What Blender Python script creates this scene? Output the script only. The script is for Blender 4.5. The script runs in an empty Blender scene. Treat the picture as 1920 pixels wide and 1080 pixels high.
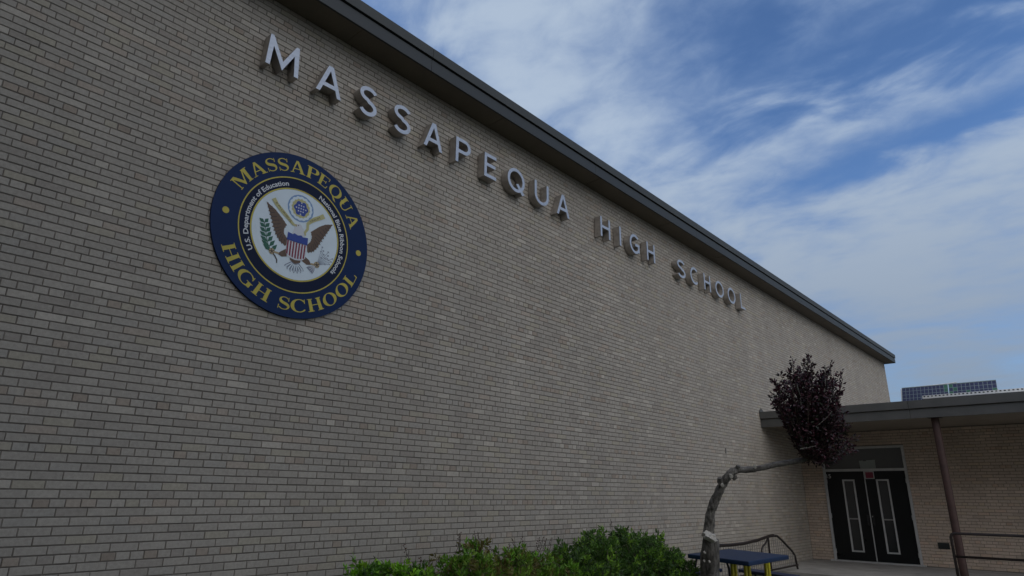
import bpy, bmesh, math, random
import numpy as np
from mathutils import Vector, Matrix
from mathutils.geometry import tessellate_polygon

C = bpy.context.scene
COL = C.collection
EYE = 1.5                       # metres from the ground up to the lens; shapes below are given relative to the lens height

# ------------------------------------------------------------------ camera, sky, sun, exposure
YAW, PITCH, ROLL, FPX = 0.7308, 0.3118, 0.0101, 1204.69
_f = Vector((-math.sin(YAW)*math.cos(PITCH), math.cos(YAW)*math.cos(PITCH), math.sin(PITCH)))
_r0 = Vector((math.cos(YAW), math.sin(YAW), 0)); _u0 = _r0.cross(_f)
CR = math.cos(ROLL)*_r0 + math.sin(ROLL)*_u0
CU = -math.sin(ROLL)*_r0 + math.cos(ROLL)*_u0
CF = _f
cam = bpy.data.cameras.new('camera'); camo = bpy.data.objects.new('camera', cam); COL.objects.link(camo)
cam.sensor_width = 36.0; cam.lens = 36.0*FPX/1920.0; cam.clip_start = 0.05; cam.clip_end = 3000
camo.matrix_world = Matrix(((CR.x, CU.x, -CF.x, 0), (CR.y, CU.y, -CF.y, 0), (CR.z, CU.z, -CF.z, EYE), (0, 0, 0, 1)))
C.camera = camo
C.view_settings.view_transform = 'Standard'; C.view_settings.look = 'None'
C.view_settings.gamma = 1.0; C.view_settings.use_curve_mapping = False
C.view_settings.exposure = 0.0
SUN_EL, SUN_AZ = math.radians(24), math.radians(-125)     # azimuth from +Y towards +X: the sun stands behind the long wall, to the south-west
SKY_STRENGTH = 0.10

W = bpy.data.worlds.new('World'); C.world = W; W.use_nodes = True
def sky_world():
    nt = W.node_tree; N = nt.nodes; L = nt.links; N.clear()
    def nd(t, **k):
        n = N.new(t)
        for a, b in k.items(): setattr(n, a, b)
        return n
    def val(x):
        return x
    def m(op, a, b=None, c=None, clamp=False):
        n = nd('ShaderNodeMath', operation=op); n.use_clamp = clamp
        for i, v in enumerate((a, b, c)):
            if v is None: continue
            if isinstance(v, (int, float)): n.inputs[i].default_value = v
            else: L.new(v, n.inputs[i])
        return n.outputs[0]
    tc = nd('ShaderNodeTexCoord'); sp = nd('ShaderNodeSeparateXYZ'); L.new(tc.outputs['Generated'], sp.inputs[0])
    x, y, z = sp.outputs
    zz = m('ADD', m('MAXIMUM', z, 0.0), 0.12)
    u = m('DIVIDE', x, zz); v = m('DIVIDE', y, zz)          # where the ray meets a high cloud layer
    cu = nd('ShaderNodeCombineXYZ'); L.new(u, cu.inputs[0]); L.new(v, cu.inputs[1])
    def noise(sx, sy, rot, scale, det, rough, off, dist=0.0):
        mp = nd('ShaderNodeMapping'); L.new(cu.outputs[0], mp.inputs[0])
        mp.inputs['Location'].default_value = off; mp.inputs['Rotation'].default_value = (0, 0, rot); mp.inputs['Scale'].default_value = (sx, sy, 1)
        n = nd('ShaderNodeTexNoise'); L.new(mp.outputs[0], n.inputs['Vector'])
        n.inputs['Scale'].default_value = scale; n.inputs['Detail'].default_value = det; n.inputs['Roughness'].default_value = rough
        n.inputs['Distortion'].default_value = dist
        return n.outputs['Fac']
    n_big = noise(1, 1.4, 0.05, 1.9, 4, .5, OFF[0], .5)
    n_str = noise(1.0, 1.8, -.30, 2.8, 7, .50, OFF[1], .6)
    n_fin = noise(1, 1.2, .5, 9.0, 7, .58, OFF[2], .3)
    # cloud cover of the layer: streets of cirrus, veils towards the horizon
    uw = m('ADD', u, m('MULTIPLY', m('SUBTRACT', n_big, .5), .5)); vw = m('ADD', v, m('MULTIPLY', m('SUBTRACT', n_str, .5), .42))
    def blob(cx, cy, rx, ry, amp):
        a = m('DIVIDE', m('SUBTRACT', uw, cx), rx); b = m('DIVIDE', m('SUBTRACT', vw, cy), ry)
        d = m('ADD', m('MULTIPLY', a, a), m('MULTIPLY', b, b))
        return m('MULTIPLY', m('EXPONENT', m('MULTIPLY', d, -1.0)), amp)
    fade = nd('ShaderNodeMapRange'); fade.interpolation_type = 'SMOOTHSTEP'; L.new(v, fade.inputs['Value'])
    fade.inputs['From Min'].default_value = 1.5; fade.inputs['From Max'].default_value = 2.6; fade.inputs['To Min'].default_value = 1.0; fade.inputs['To Max'].default_value = .35
    fine = m('ADD', m('MULTIPLY', m('SUBTRACT', n_str, .5), 1.2), m('MULTIPLY', m('SUBTRACT', n_fin, .5), .72))
    cover = m('ADD', m('MULTIPLY', m('SUBTRACT', n_big, .5), .9), m('MULTIPLY', fine, fade.outputs[0]))
    cover = m('ADD', cover, .42)
    for b in BLOBS: cover = m('ADD', cover, blob(*b))
    mr = nd('ShaderNodeMapRange'); mr.interpolation_type = 'SMOOTHSTEP'
    L.new(v, mr.inputs['Value']); mr.inputs['From Min'].default_value = 1.45; mr.inputs['From Max'].default_value = 2.1
    mr.inputs['To Min'].default_value = 0; mr.inputs['To Max'].default_value = .42
    cover = m('ADD', cover, mr.outputs[0])
    # towards the east (+X) and overhead the deck closes up
    mr = nd('ShaderNodeMapRange'); mr.interpolation_type = 'SMOOTHSTEP'
    L.new(x, mr.inputs['Value']); mr.inputs['From Min'].default_value = .05; mr.inputs['From Max'].default_value = .75
    mr.inputs['To Min'].default_value = 0; mr.inputs['To Max'].default_value = .5
    cover = m('ADD', cover, mr.outputs[0])
    dens = nd('ShaderNodeMapRange'); dens.interpolation_type = 'SMOOTHSTEP'; L.new(cover, dens.inputs['Value'])
    dens.inputs['From Min'].default_value = .02; dens.inputs['From Max'].default_value = 1.15; dens.inputs['To Max'].default_value = .95
    sky = nd('ShaderNodeTexSky', sky_type='NISHITA'); sky.sun_disc = False
    sky.sun_elevation = SUN_EL; sky.sun_rotation = SUN_AZ; sky.air_density = 1.0; sky.dust_density = .6; sky.ozone_density = 2.0
    # cloud colour: whiter where thick and high, bluer and greyer where thin or low
    cr = nd('ShaderNodeMix', data_type='RGBA'); L.new(dens.outputs[0], cr.inputs[0])
    cr.inputs[6].default_value = CLOUD_THIN; cr.inputs[7].default_value = CLOUD_THICK
    lo = nd('ShaderNodeMapRange'); L.new(z, lo.inputs['Value']); lo.inputs['From Min'].default_value = .1; lo.inputs['From Max'].default_value = .5
    lo.inputs['To Min'].default_value = .56; lo.inputs['To Max'].default_value = 1.0
    sc = nd('ShaderNodeVectorMath', operation='SCALE'); L.new(cr.outputs[2], sc.inputs[0]); L.new(lo.outputs[0], sc.inputs['Scale'])
    # unseen deck towards the south, brightened and whitened to light the walls
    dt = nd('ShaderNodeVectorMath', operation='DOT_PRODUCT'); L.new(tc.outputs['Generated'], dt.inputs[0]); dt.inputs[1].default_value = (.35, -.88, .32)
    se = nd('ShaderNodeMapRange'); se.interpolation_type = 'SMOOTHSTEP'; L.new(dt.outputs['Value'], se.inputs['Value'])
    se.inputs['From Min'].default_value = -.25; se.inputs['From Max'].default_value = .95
    wm = nd('ShaderNodeMix', data_type='RGBA'); L.new(se.outputs[0], wm.inputs[0]); L.new(sc.outputs[0], wm.inputs[6]); wm.inputs[7].default_value = CLOUD_FILL
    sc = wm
    skyc = nd('ShaderNodeMix', data_type='RGBA'); skyc.blend_type = 'MULTIPLY'; skyc.inputs[0].default_value = 1.0
    L.new(sky.outputs[0], skyc.inputs[6]); skyc.inputs[7].default_value = SKY_TINT
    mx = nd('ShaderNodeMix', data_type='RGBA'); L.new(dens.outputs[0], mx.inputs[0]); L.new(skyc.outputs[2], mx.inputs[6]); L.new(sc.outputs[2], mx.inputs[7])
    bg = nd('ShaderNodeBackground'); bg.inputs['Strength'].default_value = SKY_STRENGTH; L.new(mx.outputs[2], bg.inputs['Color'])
    out = nd('ShaderNodeOutputWorld'); L.new(bg.outputs[0], out.inputs['Surface'])
BLOBS = [(-.70, .86, .26, .20, .50), (-.72, 1.14, .16, .14, .38), (-.70, 1.60, .13, .45, .32), (-.50, 1.44, .28, .11, .45), (-.14, 1.40, .26, .07, .35),
         (-.08, 1.78, .34, .12, .32), (-.25, 2.25, .5, .35, .25), (-.34, 1.05, .14, .10, -.30), (-.25, 1.22, .22, .06, -.28), (0.03, 1.22, .20, .07, -.42), (-.20, 1.60, .26, .06, -.38)]
OFF = [(5.7, 2.9, 0), (1.3, 8.4, 0), (4.3, 2.2, 0)]
SKY_TINT = (.93, 1.17, 1.52, 1)
CLOUD_THIN = (2.2, 3.4, 5.8, 1); CLOUD_THICK = (4.5, 5.45, 6.75, 1); CLOUD_FILL = (18.6, 18.4, 18.2, 1)
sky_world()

sl = bpy.data.lights.new('sun', 'SUN'); sl.energy = 1.0; sl.angle = math.radians(12); sl.color = (1, .95, .88)
so = bpy.data.objects.new('sun', sl); COL.objects.link(so)
_sd = Vector((math.sin(SUN_AZ)*math.cos(SUN_EL), math.cos(SUN_AZ)*math.cos(SUN_EL), math.sin(SUN_EL)))
so.rotation_euler = (-_sd).to_track_quat('-Z', 'Y').to_euler(); so.location = (0, 0, 30)

# ------------------------------------------------------------------ helpers
RNG = random.Random(11)
def ray(px, py): return (px-960)/FPX*CR - (py-540)/FPX*CU + CF
def on_x(px, py, X): d = ray(px, py); return d*(X/d.x)
def on_y(px, py, Y): d = ray(px, py); return d*(Y/d.y)
def at(px, py, depth): return ray(px, py)*depth
def project(P):
    P = Vector(P); z = P.dot(CF); return 960+FPX*P.dot(CR)/z, 540-FPX*P.dot(CU)/z, z

class MB:
    """collects faces; coordinates are relative to the lens height"""
    def __init__(s): s.v = []; s.f = []; s.mi = []; s.col = []; s.cur = 0; s.c = (1, 1, 1)
    def face(s, pts, rev=False):
        n = len(s.v); s.v += [tuple(p) for p in pts]; idx = list(range(n, n+len(pts)))
        if rev: idx.reverse()
        s.f.append(idx); s.mi.append(s.cur); s.col.append(s.c)
    def mesh(s, vs, fs):
        n = len(s.v); s.v += [tuple(p) for p in vs]
        for f in fs: s.f.append([n+i for i in f]); s.mi.append(s.cur); s.col.append(s.c)
    def box(s, a, b):
        x0, y0, z0 = a; x1, y1, z1 = b
        vs = [(x0,y0,z0),(x1,y0,z0),(x1,y1,z0),(x0,y1,z0),(x0,y0,z1),(x1,y0,z1),(x1,y1,z1),(x0,y1,z1)]
        s.mesh(vs, [(0,3,2,1),(4,5,6,7),(0,1,5,4),(1,2,6,5),(2,3,7,6),(3,0,4,7)])
    def tube(s, pts, r, n=8, cap=True, jit=0.0):
        pts = [Vector(p) for p in pts]; rs = r if isinstance(r, (list, tuple)) else [r]*len(pts)
        rings = []; up = None
        for i, p in enumerate(pts):
            t = (pts[min(i+1, len(pts)-1)]-pts[max(i-1, 0)]).normalized()
            if up is None:
                up = Vector((0, 0, 1)) if abs(t.z) < .9 else Vector((1, 0, 0))
            a = t.cross(up).normalized(); b = a.cross(t).normalized(); up = b
            rings.append([p + (a*math.cos(k*2*math.pi/n)+b*math.sin(k*2*math.pi/n))*rs[i]*(1+jit*(RNG.random()-.5)) for k in range(n)])
        vs = [q for R in rings for q in R]; fs = []
        for i in range(len(rings)-1):
            for k in range(n):
                fs.append((i*n+k, i*n+(k+1) % n, (i+1)*n+(k+1) % n, (i+1)*n+k))
        if cap: fs.append(tuple(range(n-1, -1, -1))); fs.append(tuple((len(rings)-1)*n+k for k in range(n)))
        s.mesh(vs, fs)
    def bark_tube(s, pts, rs, n=36, step=.02, amp=.12, seed=0, fz=5.0):
        from mathutils import noise as mn
        P = [Vector(p) for p in pts]; Q = []; R = []
        for i in range(len(P)-1):
            p0 = P[max(i-1, 0)]; p1 = P[i]; p2 = P[i+1]; p3 = P[min(i+2, len(P)-1)]; k = max(1, int((p2-p1).length/step))
            for j in range(k):
                t = j/k; Q.append(.5*((2*p1)+(p2-p0)*t+(2*p0-5*p1+4*p2-p3)*t*t+(3*p1-p0-3*p2+p3)*t**3)); R.append(rs[i]*(1-t)+rs[i+1]*t)
        Q.append(P[-1]); R.append(rs[-1]); up = Vector((1, 0, 0)); vs = []; L_ = 0
        for i, p in enumerate(Q):
            t = (Q[min(i+1, len(Q)-1)]-Q[max(i-1, 0)]).normalized(); a = t.cross(up).normalized(); b = a.cross(t); up = b
            if i: L_ += (p-Q[i-1]).length
            for k in range(n):
                th = 2*math.pi*k/n; c = Vector((math.cos(th)*2.2+seed, math.sin(th)*2.2, L_*fz))
                h = abs(mn.noise(c*1.6))*-1.6+.35+mn.noise(c*4.0)*.5+mn.noise(Vector((math.cos(th)+seed, math.sin(th), L_*9)))*.6
                vs.append(p+(a*math.cos(th)+b*math.sin(th))*R[i]*(1+amp*h))
        m_ = len(Q); fs = [(i*n+k, i*n+(k+1) % n, (i+1)*n+(k+1) % n, (i+1)*n+k) for i in range(m_-1) for k in range(n)]
        fs.append(tuple(range(n-1, -1, -1))); fs.append(tuple((m_-1)*n+k for k in range(n))); s.mesh(vs, fs)
    def bar(s, a, b, w, h):   # beam between two points, w sideways, h up
        a = Vector(a); b = Vector(b); t = (b-a).normalized(); sd = t.cross(Vector((0, 0, 1)))
        sd = sd.normalized() if sd.length > 1e-4 else Vector((1, 0, 0)); up = sd.cross(t).normalized()
        o = [(-w/2, -h/2), (w/2, -h/2), (w/2, h/2), (-w/2, h/2)]
        vs = [a+sd*p+up*q for p, q in o]+[b+sd*p+up*q for p, q in o]
        s.mesh(vs, [(0,1,2,3),(7,6,5,4),(0,4,5,1),(1,5,6,2),(2,6,7,3),(3,7,4,0)])
    def poly(s, loops, depth, place, back=False):
        """prism of a 2-D outline (first loop) with holes; place(u, v, d) gives a point"""
        l3 = [[Vector((u, v, 0)) for u, v in lp] for lp in loops]
        flat = [p for lp in loops for p in lp]
        for t in tessellate_polygon(l3):
            a, b, c = [flat[i] for i in t]
            if (b[0]-a[0])*(c[1]-a[1])-(b[1]-a[1])*(c[0]-a[0]) < 0: b, c = c, b
            s.face([place(*a, depth), place(*b, depth), place(*c, depth)])
            if back: s.face([place(*a, 0), place(*c, 0), place(*b, 0)])
    def sides(s, loops, depth, place):
        for k, lp in enumerate(loops):
            A = sum(lp[i][0]*lp[(i+1) % len(lp)][1]-lp[(i+1) % len(lp)][0]*lp[i][1] for i in range(len(lp)))
            q = list(lp)
            if (A > 0) != (k == 0): q.reverse()
            for i in range(len(q)):
                a, b = q[i], q[(i+1) % len(q)]
                s.face([place(*a, 0), place(*b, 0), place(*b, depth), place(*a, depth)])
    def build(s, name, mats, parent=None, smooth=False, color=False, bevel=0, eye=True):
        me = bpy.data.meshes.new(name)
        dz = EYE if eye else 0
        off = Vector((0, 0, 0)) if parent is None else world_loc(parent)
        me.from_pydata([(x-off.x, y-off.y, z+dz-off.z) for x, y, z in s.v], [], s.f)
        if not isinstance(mats, (list, tuple)): mats = [mats]
        for m_ in mats: me.materials.append(m_)
        if len(mats) > 1: me.polygons.foreach_set('material_index', s.mi)
        if color:
            at_ = me.color_attributes.new('tint', 'FLOAT_COLOR', 'CORNER')
            arr = np.ones((len(me.loops), 4), dtype=np.float32); k = 0
            cnt = np.array([len(f) for f in s.f]); arr[:, :3] = np.repeat(np.array(s.col, dtype=np.float32), cnt, axis=0)
            at_.data.foreach_set('color', arr.ravel())
        me.validate(); me.update()
        if smooth: me.polygons.foreach_set('use_smooth', [True]*len(me.polygons))
        o = bpy.data.objects.new(name, me); COL.objects.link(o)
        if parent is not None: o.parent = parent
        if bevel:
            bm = bmesh.new(); bm.from_mesh(me); bmesh.ops.remove_doubles(bm, verts=bm.verts, dist=1e-5)
            bmesh.ops.bevel(bm, geom=[e for e in bm.edges if len(e.link_faces) == 2 and e.calc_face_angle(0) > .6], offset=bevel, segments=2, affect='EDGES', profile=.6)
            bm.to_mesh(me); bm.free()
        return o
def world_loc(o):
    v = Vector((0, 0, 0))
    while o is not None: v = v + o.location; o = o.parent
    return v
def tag(o, label=None, cat=None, group=None, kind=None):
    if label: o['label'] = label
    if cat: o['category'] = cat
    if group: o['group'] = group
    if kind: o['kind'] = kind
    return o
def thing(name, loc, label, cat, group=None):
    o = bpy.data.objects.new(name, None); COL.objects.link(o); o.location = (loc[0], loc[1], loc[2]+EYE); o.empty_display_size = .2
    return tag(o, label, cat, group)

# ------------------------------------------------------------------ materials
def mat(name, col, rough=.7, metal=0.0, var=0.0, vscale=8.0, bump=0.0, bscale=60.0, attr=None, spec=.5, col2=None, stretch=(1,1,1), trans=0.0, emis=None, rv=0.0):
    """base colour times fine noise (grain and weathering); attr: 'vertex' or 'object' gives each piece its own colour"""
    m_ = bpy.data.materials.new(name); m_.use_nodes = True; nt = m_.node_tree; N = nt.nodes; L = nt.links
    b = N['Principled BSDF']; b.inputs['Roughness'].default_value = rough; b.inputs['Metallic'].default_value = metal
    b.inputs['Specular IOR Level'].default_value = spec
    tc = N.new('ShaderNodeNewGeometry')
    mp = N.new('ShaderNodeMapping'); mp.inputs['Scale'].default_value = stretch; L.new(tc.outputs['Position'], mp.inputs[0])
    src = None
    if attr == 'vertex':
        a = N.new('ShaderNodeVertexColor'); a.layer_name = 'tint'; src = a.outputs['Color']
    elif attr == 'object':
        a = N.new('ShaderNodeObjectInfo'); src = a.outputs['Color']
    if var or col2:
        n = N.new('ShaderNodeTexNoise'); n.inputs['Scale'].default_value = vscale; n.inputs['Detail'].default_value = 6; n.inputs['Roughness'].default_value = .65
        L.new(mp.outputs[0], n.inputs['Vector'])
        mr = N.new('ShaderNodeMapRange'); L.new(n.outputs['Fac'], mr.inputs['Value']); mr.inputs['From Min'].default_value = .3; mr.inputs['From Max'].default_value = .7
        if col2:
            mx = N.new('ShaderNodeMix'); mx.data_type = 'RGBA'; L.new(mr.outputs[0], mx.inputs[0])
            mx.inputs[6].default_value = (*col, 1); mx.inputs[7].default_value = (*col2, 1); base = mx.outputs[2]
            if src:
                m2 = N.new('ShaderNodeMix'); m2.data_type = 'RGBA'; m2.blend_type = 'MULTIPLY'; m2.inputs[0].default_value = 1
                L.new(base, m2.inputs[6]); L.new(src, m2.inputs[7]); base = m2.outputs[2]
        else:
            mr.inputs['To Min'].default_value = 1-var; mr.inputs['To Max'].default_value = 1+var
            sc = N.new('ShaderNodeVectorMath'); sc.operation = 'SCALE'; L.new(mr.outputs[0], sc.inputs['Scale'])
            if src: L.new(src, sc.inputs[0])
            else: sc.inputs[0].default_value = col
            base = sc.outputs[0]
        L.new(base, b.inputs['Base Color'])
        if rv:
            r2 = N.new('ShaderNodeMapRange'); L.new(n.outputs['Fac'], r2.inputs['Value']); r2.inputs['To Min'].default_value = rough-rv; r2.inputs['To Max'].default_value = rough+rv
            L.new(r2.outputs[0], b.inputs['Roughness'])
    elif src: L.new(src, b.inputs['Base Color'])
    else: b.inputs['Base Color'].default_value = (*col, 1)
    if bump:
        n2 = N.new('ShaderNodeTexNoise'); n2.inputs['Scale'].default_value = bscale; n2.inputs['Detail'].default_value = 5; L.new(mp.outputs[0], n2.inputs['Vector'])
        bp = N.new('ShaderNodeBump'); bp.inputs['Strength'].default_value = 1.0; bp.inputs['Distance'].default_value = bump; L.new(n2.outputs['Fac'], bp.inputs['Height']); L.new(bp.outputs[0], b.inputs['Normal'])
    if trans:
        # thin leaf: some light passes through
        tr = N.new('ShaderNodeBsdfTranslucent'); ms = N.new('ShaderNodeMixShader'); ms.inputs[0].default_value = trans
        if b.inputs['Base Color'].links: L.new(b.inputs['Base Color'].links[0].from_socket, tr.inputs['Color'])
        out = N['Material Output']; L.new(b.outputs[0], ms.inputs[1]); L.new(tr.outputs[0], ms.inputs[2]); L.new(ms.outputs[0], out.inputs['Surface'])
    return m_
def glass_mat(name, col=(.02, .025, .03), rough=.06):
    return mat(name, col, rough, spec=.6)
M = {}
def stained(m_, amt):
    """old rain streaks and patches, wide and soft"""
    nt = m_.node_tree; N = nt.nodes; L = nt.links; b = N['Principled BSDF']; src = b.inputs['Base Color'].links[0].from_socket
    g_ = N.new('ShaderNodeNewGeometry'); fac = []
    for sc_, st, de in ((.55, (1, 1, 1), 3), (1.0, (2.2, 2.2, .22), 5)):
        mp = N.new('ShaderNodeMapping'); mp.inputs['Scale'].default_value = st; L.new(g_.outputs['Position'], mp.inputs[0])
        n = N.new('ShaderNodeTexNoise'); n.inputs['Scale'].default_value = sc_; n.inputs['Detail'].default_value = de; L.new(mp.outputs[0], n.inputs['Vector'])
        r = N.new('ShaderNodeMapRange'); L.new(n.outputs['Fac'], r.inputs['Value']); r.inputs['From Min'].default_value = .32; r.inputs['From Max'].default_value = .68
        r.inputs['To Min'].default_value = 1-amt; r.inputs['To Max'].default_value = 1+amt; fac.append(r.outputs[0])
    mu = N.new('ShaderNodeMath'); mu.operation = 'MULTIPLY'; L.new(fac[0], mu.inputs[0]); L.new(fac[1], mu.inputs[1])
    sc = N.new('ShaderNodeVectorMath'); sc.operation = 'SCALE'; L.new(src, sc.inputs[0]); L.new(mu.outputs[0], sc.inputs['Scale']); L.new(sc.outputs[0], b.inputs['Base Color'])
M['brick_v'] = mat('brick_mass', (1,1,1), .85, var=.13, vscale=35, bump=.0012, bscale=160, attr='vertex', spec=.3)
M['brick_o'] = mat('brick_single', (1,1,1), .85, var=.13, vscale=35, bump=.0012, bscale=160, attr='object', spec=.3)
stained(M['brick_v'], .05); stained(M['brick_o'], .05)
M['brick_far'] = mat('far_brick', (.36,.30,.25), .9, var=.15, vscale=3)
M['mortar'] = mat('mortar', (.185,.163,.14), .95, var=.3, vscale=6)
M['soffit'] = mat('soffit_paint', (.16,.135,.10), .8, var=.12, vscale=1.2)
M['soffit2'] = mat('porch_soffit_paint', (.30,.26,.21), .8, var=.15, vscale=1.5)
M['fascia'] = mat('dark_fascia_metal', (.034,.037,.037), .55, metal=.05, var=.15, vscale=1.5, rv=.1)
M['fascia2'] = mat('porch_fascia', (.085,.084,.078), .6, var=.15, vscale=2.5)
M['coping'] = mat('dark_coping', (.048,.050,.046), .6, metal=.05, var=.15, vscale=2)
M['alu'] = mat('brushed_aluminium', (.47,.50,.56), .42, metal=.5, var=.14, vscale=9, stretch=(1,1,3), rv=.12)
M['alu_side'] = mat('weathered_letter_edge', (.40,.365,.33), .5, metal=.35, var=.25, vscale=10, rv=.15)
M['roofing'] = mat('roofing', (.12,.12,.12), .9, var=.2)
M['concrete'] = mat('concrete', (.30,.285,.26), .9, var=.2, vscale=3, bump=.002, bscale=90)
M['soil'] = mat('ground_soil', (.07,.055,.04), 1.0, var=.4, vscale=2, col2=(.05,.075,.03), bump=.01, bscale=25)
M['navy'] = mat('navy_panel', (.007,.024,.088), .5, var=.1, vscale=2, spec=.15)
M['navy2'] = mat('dark_navy_band', (.005,.011,.040), .5, var=.06, vscale=3, spec=.15)
M['gold'] = mat('gold_print', (.52,.43,.055), .55, var=.12, vscale=8)
M['seal'] = mat('pale_seal', (.68,.77,.83), .6, var=.05, vscale=4)
M['white'] = mat('white_print', (.62,.64,.68), .6)
M['brown'] = mat('brown_print', (.125,.075,.048), .6, var=.15, vscale=40)
M['brown2'] = mat('dark_brown_print', (.05,.035,.03), .6)
M['green_p'] = mat('green_print', (.02,.12,.075), .6)
M['blue_p'] = mat('blue_print', (.02,.055,.30), .6)
M['skyblue_p'] = mat('light_blue_print', (.20,.33,.55), .6)
M['red_p'] = mat('crimson_print', (.22,.02,.05), .6)
M['cream_p'] = mat('ribbon_print', (.50,.47,.22), .6)
M['grey_p'] = mat('grey_print', (.22,.25,.32), .6)
M['tan_p'] = mat('tan_print', (.42,.33,.20), .6)
M['frame'] = mat('aluminium_frame', (.50,.50,.49), .45, metal=.2, var=.1, vscale=6)
M['door'] = mat('dark_door', (.008,.009,.010), .3, var=.2, vscale=2, rv=.08, spec=.25)
M['glass'] = glass_mat('door_glass', (.022,.024,.026), .08)
M['glass_top'] = glass_mat('transom_glass', (.045,.047,.047), .12)
M['notice'] = mat('notice_paper', (.30,.33,.31), .8)
M['red'] = mat('red_sign', (.22,.03,.055), .6)
M['whitepaint'] = mat('white_paint', (.58,.58,.56), .6, var=.06)
M['rust'] = mat('red_brown_paint', (.062,.031,.026), .6, var=.3, vscale=7)
M['rail'] = mat('dark_rail_paint', (.022,.015,.013), .5, var=.4, vscale=25)
M['wire'] = mat('galvanised_wire', (.26,.25,.24), .55, metal=.5, var=.2)
M['table'] = mat('blue_table_coating', (.008,.028,.080), .55, var=.18, vscale=5, bump=.0008, bscale=250)
M['bench'] = mat('navy_bench_coating', (.010,.018,.06), .5, var=.18, vscale=5)
M['yellow'] = mat('yellow_leg_paint', (.68,.60,.03), .5, var=.12, vscale=12)
M['blackm'] = mat('black_metal', (.015,.015,.016), .5)
M['bark'] = mat('bark', (.21,.195,.175), .95, var=.5, vscale=26, bump=.012, bscale=42, col2=(.045,.040,.035), stretch=(1,1,.35))
M['bark_limb'] = mat('mottled_limb_bark', (.30,.28,.25), .95, vscale=38, bump=.012, bscale=45, col2=(.055,.05,.045), stretch=(1,1,.5))
M['bark_pale'] = mat('pale_limb_bark', (.26,.25,.23), .95, vscale=20, bump=.006, bscale=40, col2=(.07,.06,.055))
M['cut'] = mat('cut_wood', (.50,.47,.42), .9, var=.25, vscale=30, bump=.006, bscale=40)
M['twig'] = mat('twig', (.10,.075,.06), .9)
M['twig_pale'] = mat('pale_twig', (.25,.24,.21), .9)
M['leaf'] = mat('leaf', (1,1,1), .5, attr='vertex', var=.15, vscale=40, trans=.38, spec=.4)
M['leaf_red'] = mat('purple_leaf', (1,1,1), .45, attr='vertex', var=.2, vscale=40, trans=.12, spec=.4)
M['cell'] = mat('solar_cell', (.012,.016,.055), .3, var=.3, vscale=9)
M['cellg'] = mat('green_glass_edge', (.02,.10,.05), .3)
M['grid'] = mat('panel_frame', (.16,.20,.20), .5)
M['dark'] = mat('dark_hole', (.02,.02,.022), .8)
M['vent'] = mat('wall_vent', (.018,.024,.022), .5)

# ------------------------------------------------------------------ setting: ground and pavement
WA, WB = -5.803, 17.624            # face of the long wall (x), face of the entrance wall (y)
GZ, PZ = -1.5, -1.42               # ground, porch floor
g = MB()
g.mesh([(-400,-400,GZ),(400,-400,GZ),(400,400,GZ),(-400,400,GZ)], [(0,1,2,3)])
tag(g.build('ground', M['soil']), kind='structure')
g = MB(); n = 0
slab = bpy.data.objects.new('pavement', None); COL.objects.link(slab); slab.location = (-2, 15, GZ+EYE); tag(slab, kind='structure')
x0 = WA+.004
while x0 < 5.5:
    for y0, y1 in ((13.2, 15.38), (15.39, 17.60)):
        if y0 < 14 and x0 < -5.0: y0 = 14.3
        q = MB(); q.box((x0, y0, GZ-.05), (min(x0+1.79, 6), y1, PZ)); q.build('concrete_slab', M['concrete'], slab, bevel=.006)
    x0 += 1.80

# ------------------------------------------------------------------ brickwork
RH, HL = .0644, .1016              # course height, half brick
Z_HEAD, Y_HEAD = .296, 1.139       # centre of one header course, one of its joints
def brick_tint(header, warm, rng):
    base = np.array(BRICK_B if warm else BRICK_A)
    k = 1+rng.gauss(0, .036); t = rng.random()
    c = base*k
    if t < .055: c = base*np.array((1.18, 1.18, 1.17))*(1+rng.gauss(0, .04))
    elif t < .10: c = base*np.array((1.05, .99, .95))
    elif t < .16: c = base*np.array((.88, .87, .87))
    elif t < .24: c = base*np.array((1.03, 1.02, .95))
    elif t < .32: c = base*np.array((.98, .995, 1.01))
    elif header and t < .46: c = base*np.array((.95, .88, .83))*(1+rng.gauss(0, .06))
    return tuple(float(min(.8, max(.02, v))) for v in c)
BRICK_A = (.382, .344, .296); BRICK_B = (.53, .425, .335)
def brick_mesh(name, L, H, T=.05, ch=.0025):
    # local: x = length, z = height, y = 0 at the face, body behind it (+y)
    b = MB(); a, h = L/2, H/2
    F = [(-a+ch, 0, -h+ch), (a-ch, 0, -h+ch), (a-ch, 0, h-ch), (-a+ch, 0, h-ch)]
    G = [(-a, ch, -h), (a, ch, -h), (a, ch, h), (-a, ch, h)]
    B = [(-a, T, -h), (a, T, -h), (a, T, h), (-a, T, h)]
    b.mesh(F+G+B, [(0,1,2,3)]+[(4+i, 4+(i+1) % 4, (i+1) % 4, i) for i in range(4)]+[(8+i, 8+(i+1) % 4, 4+(i+1) % 4, 4+i) for i in range(4)])
    o = b.build(name, M['brick_o'], eye=False); me = o.data; bpy.data.objects.remove(o); return me
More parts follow.
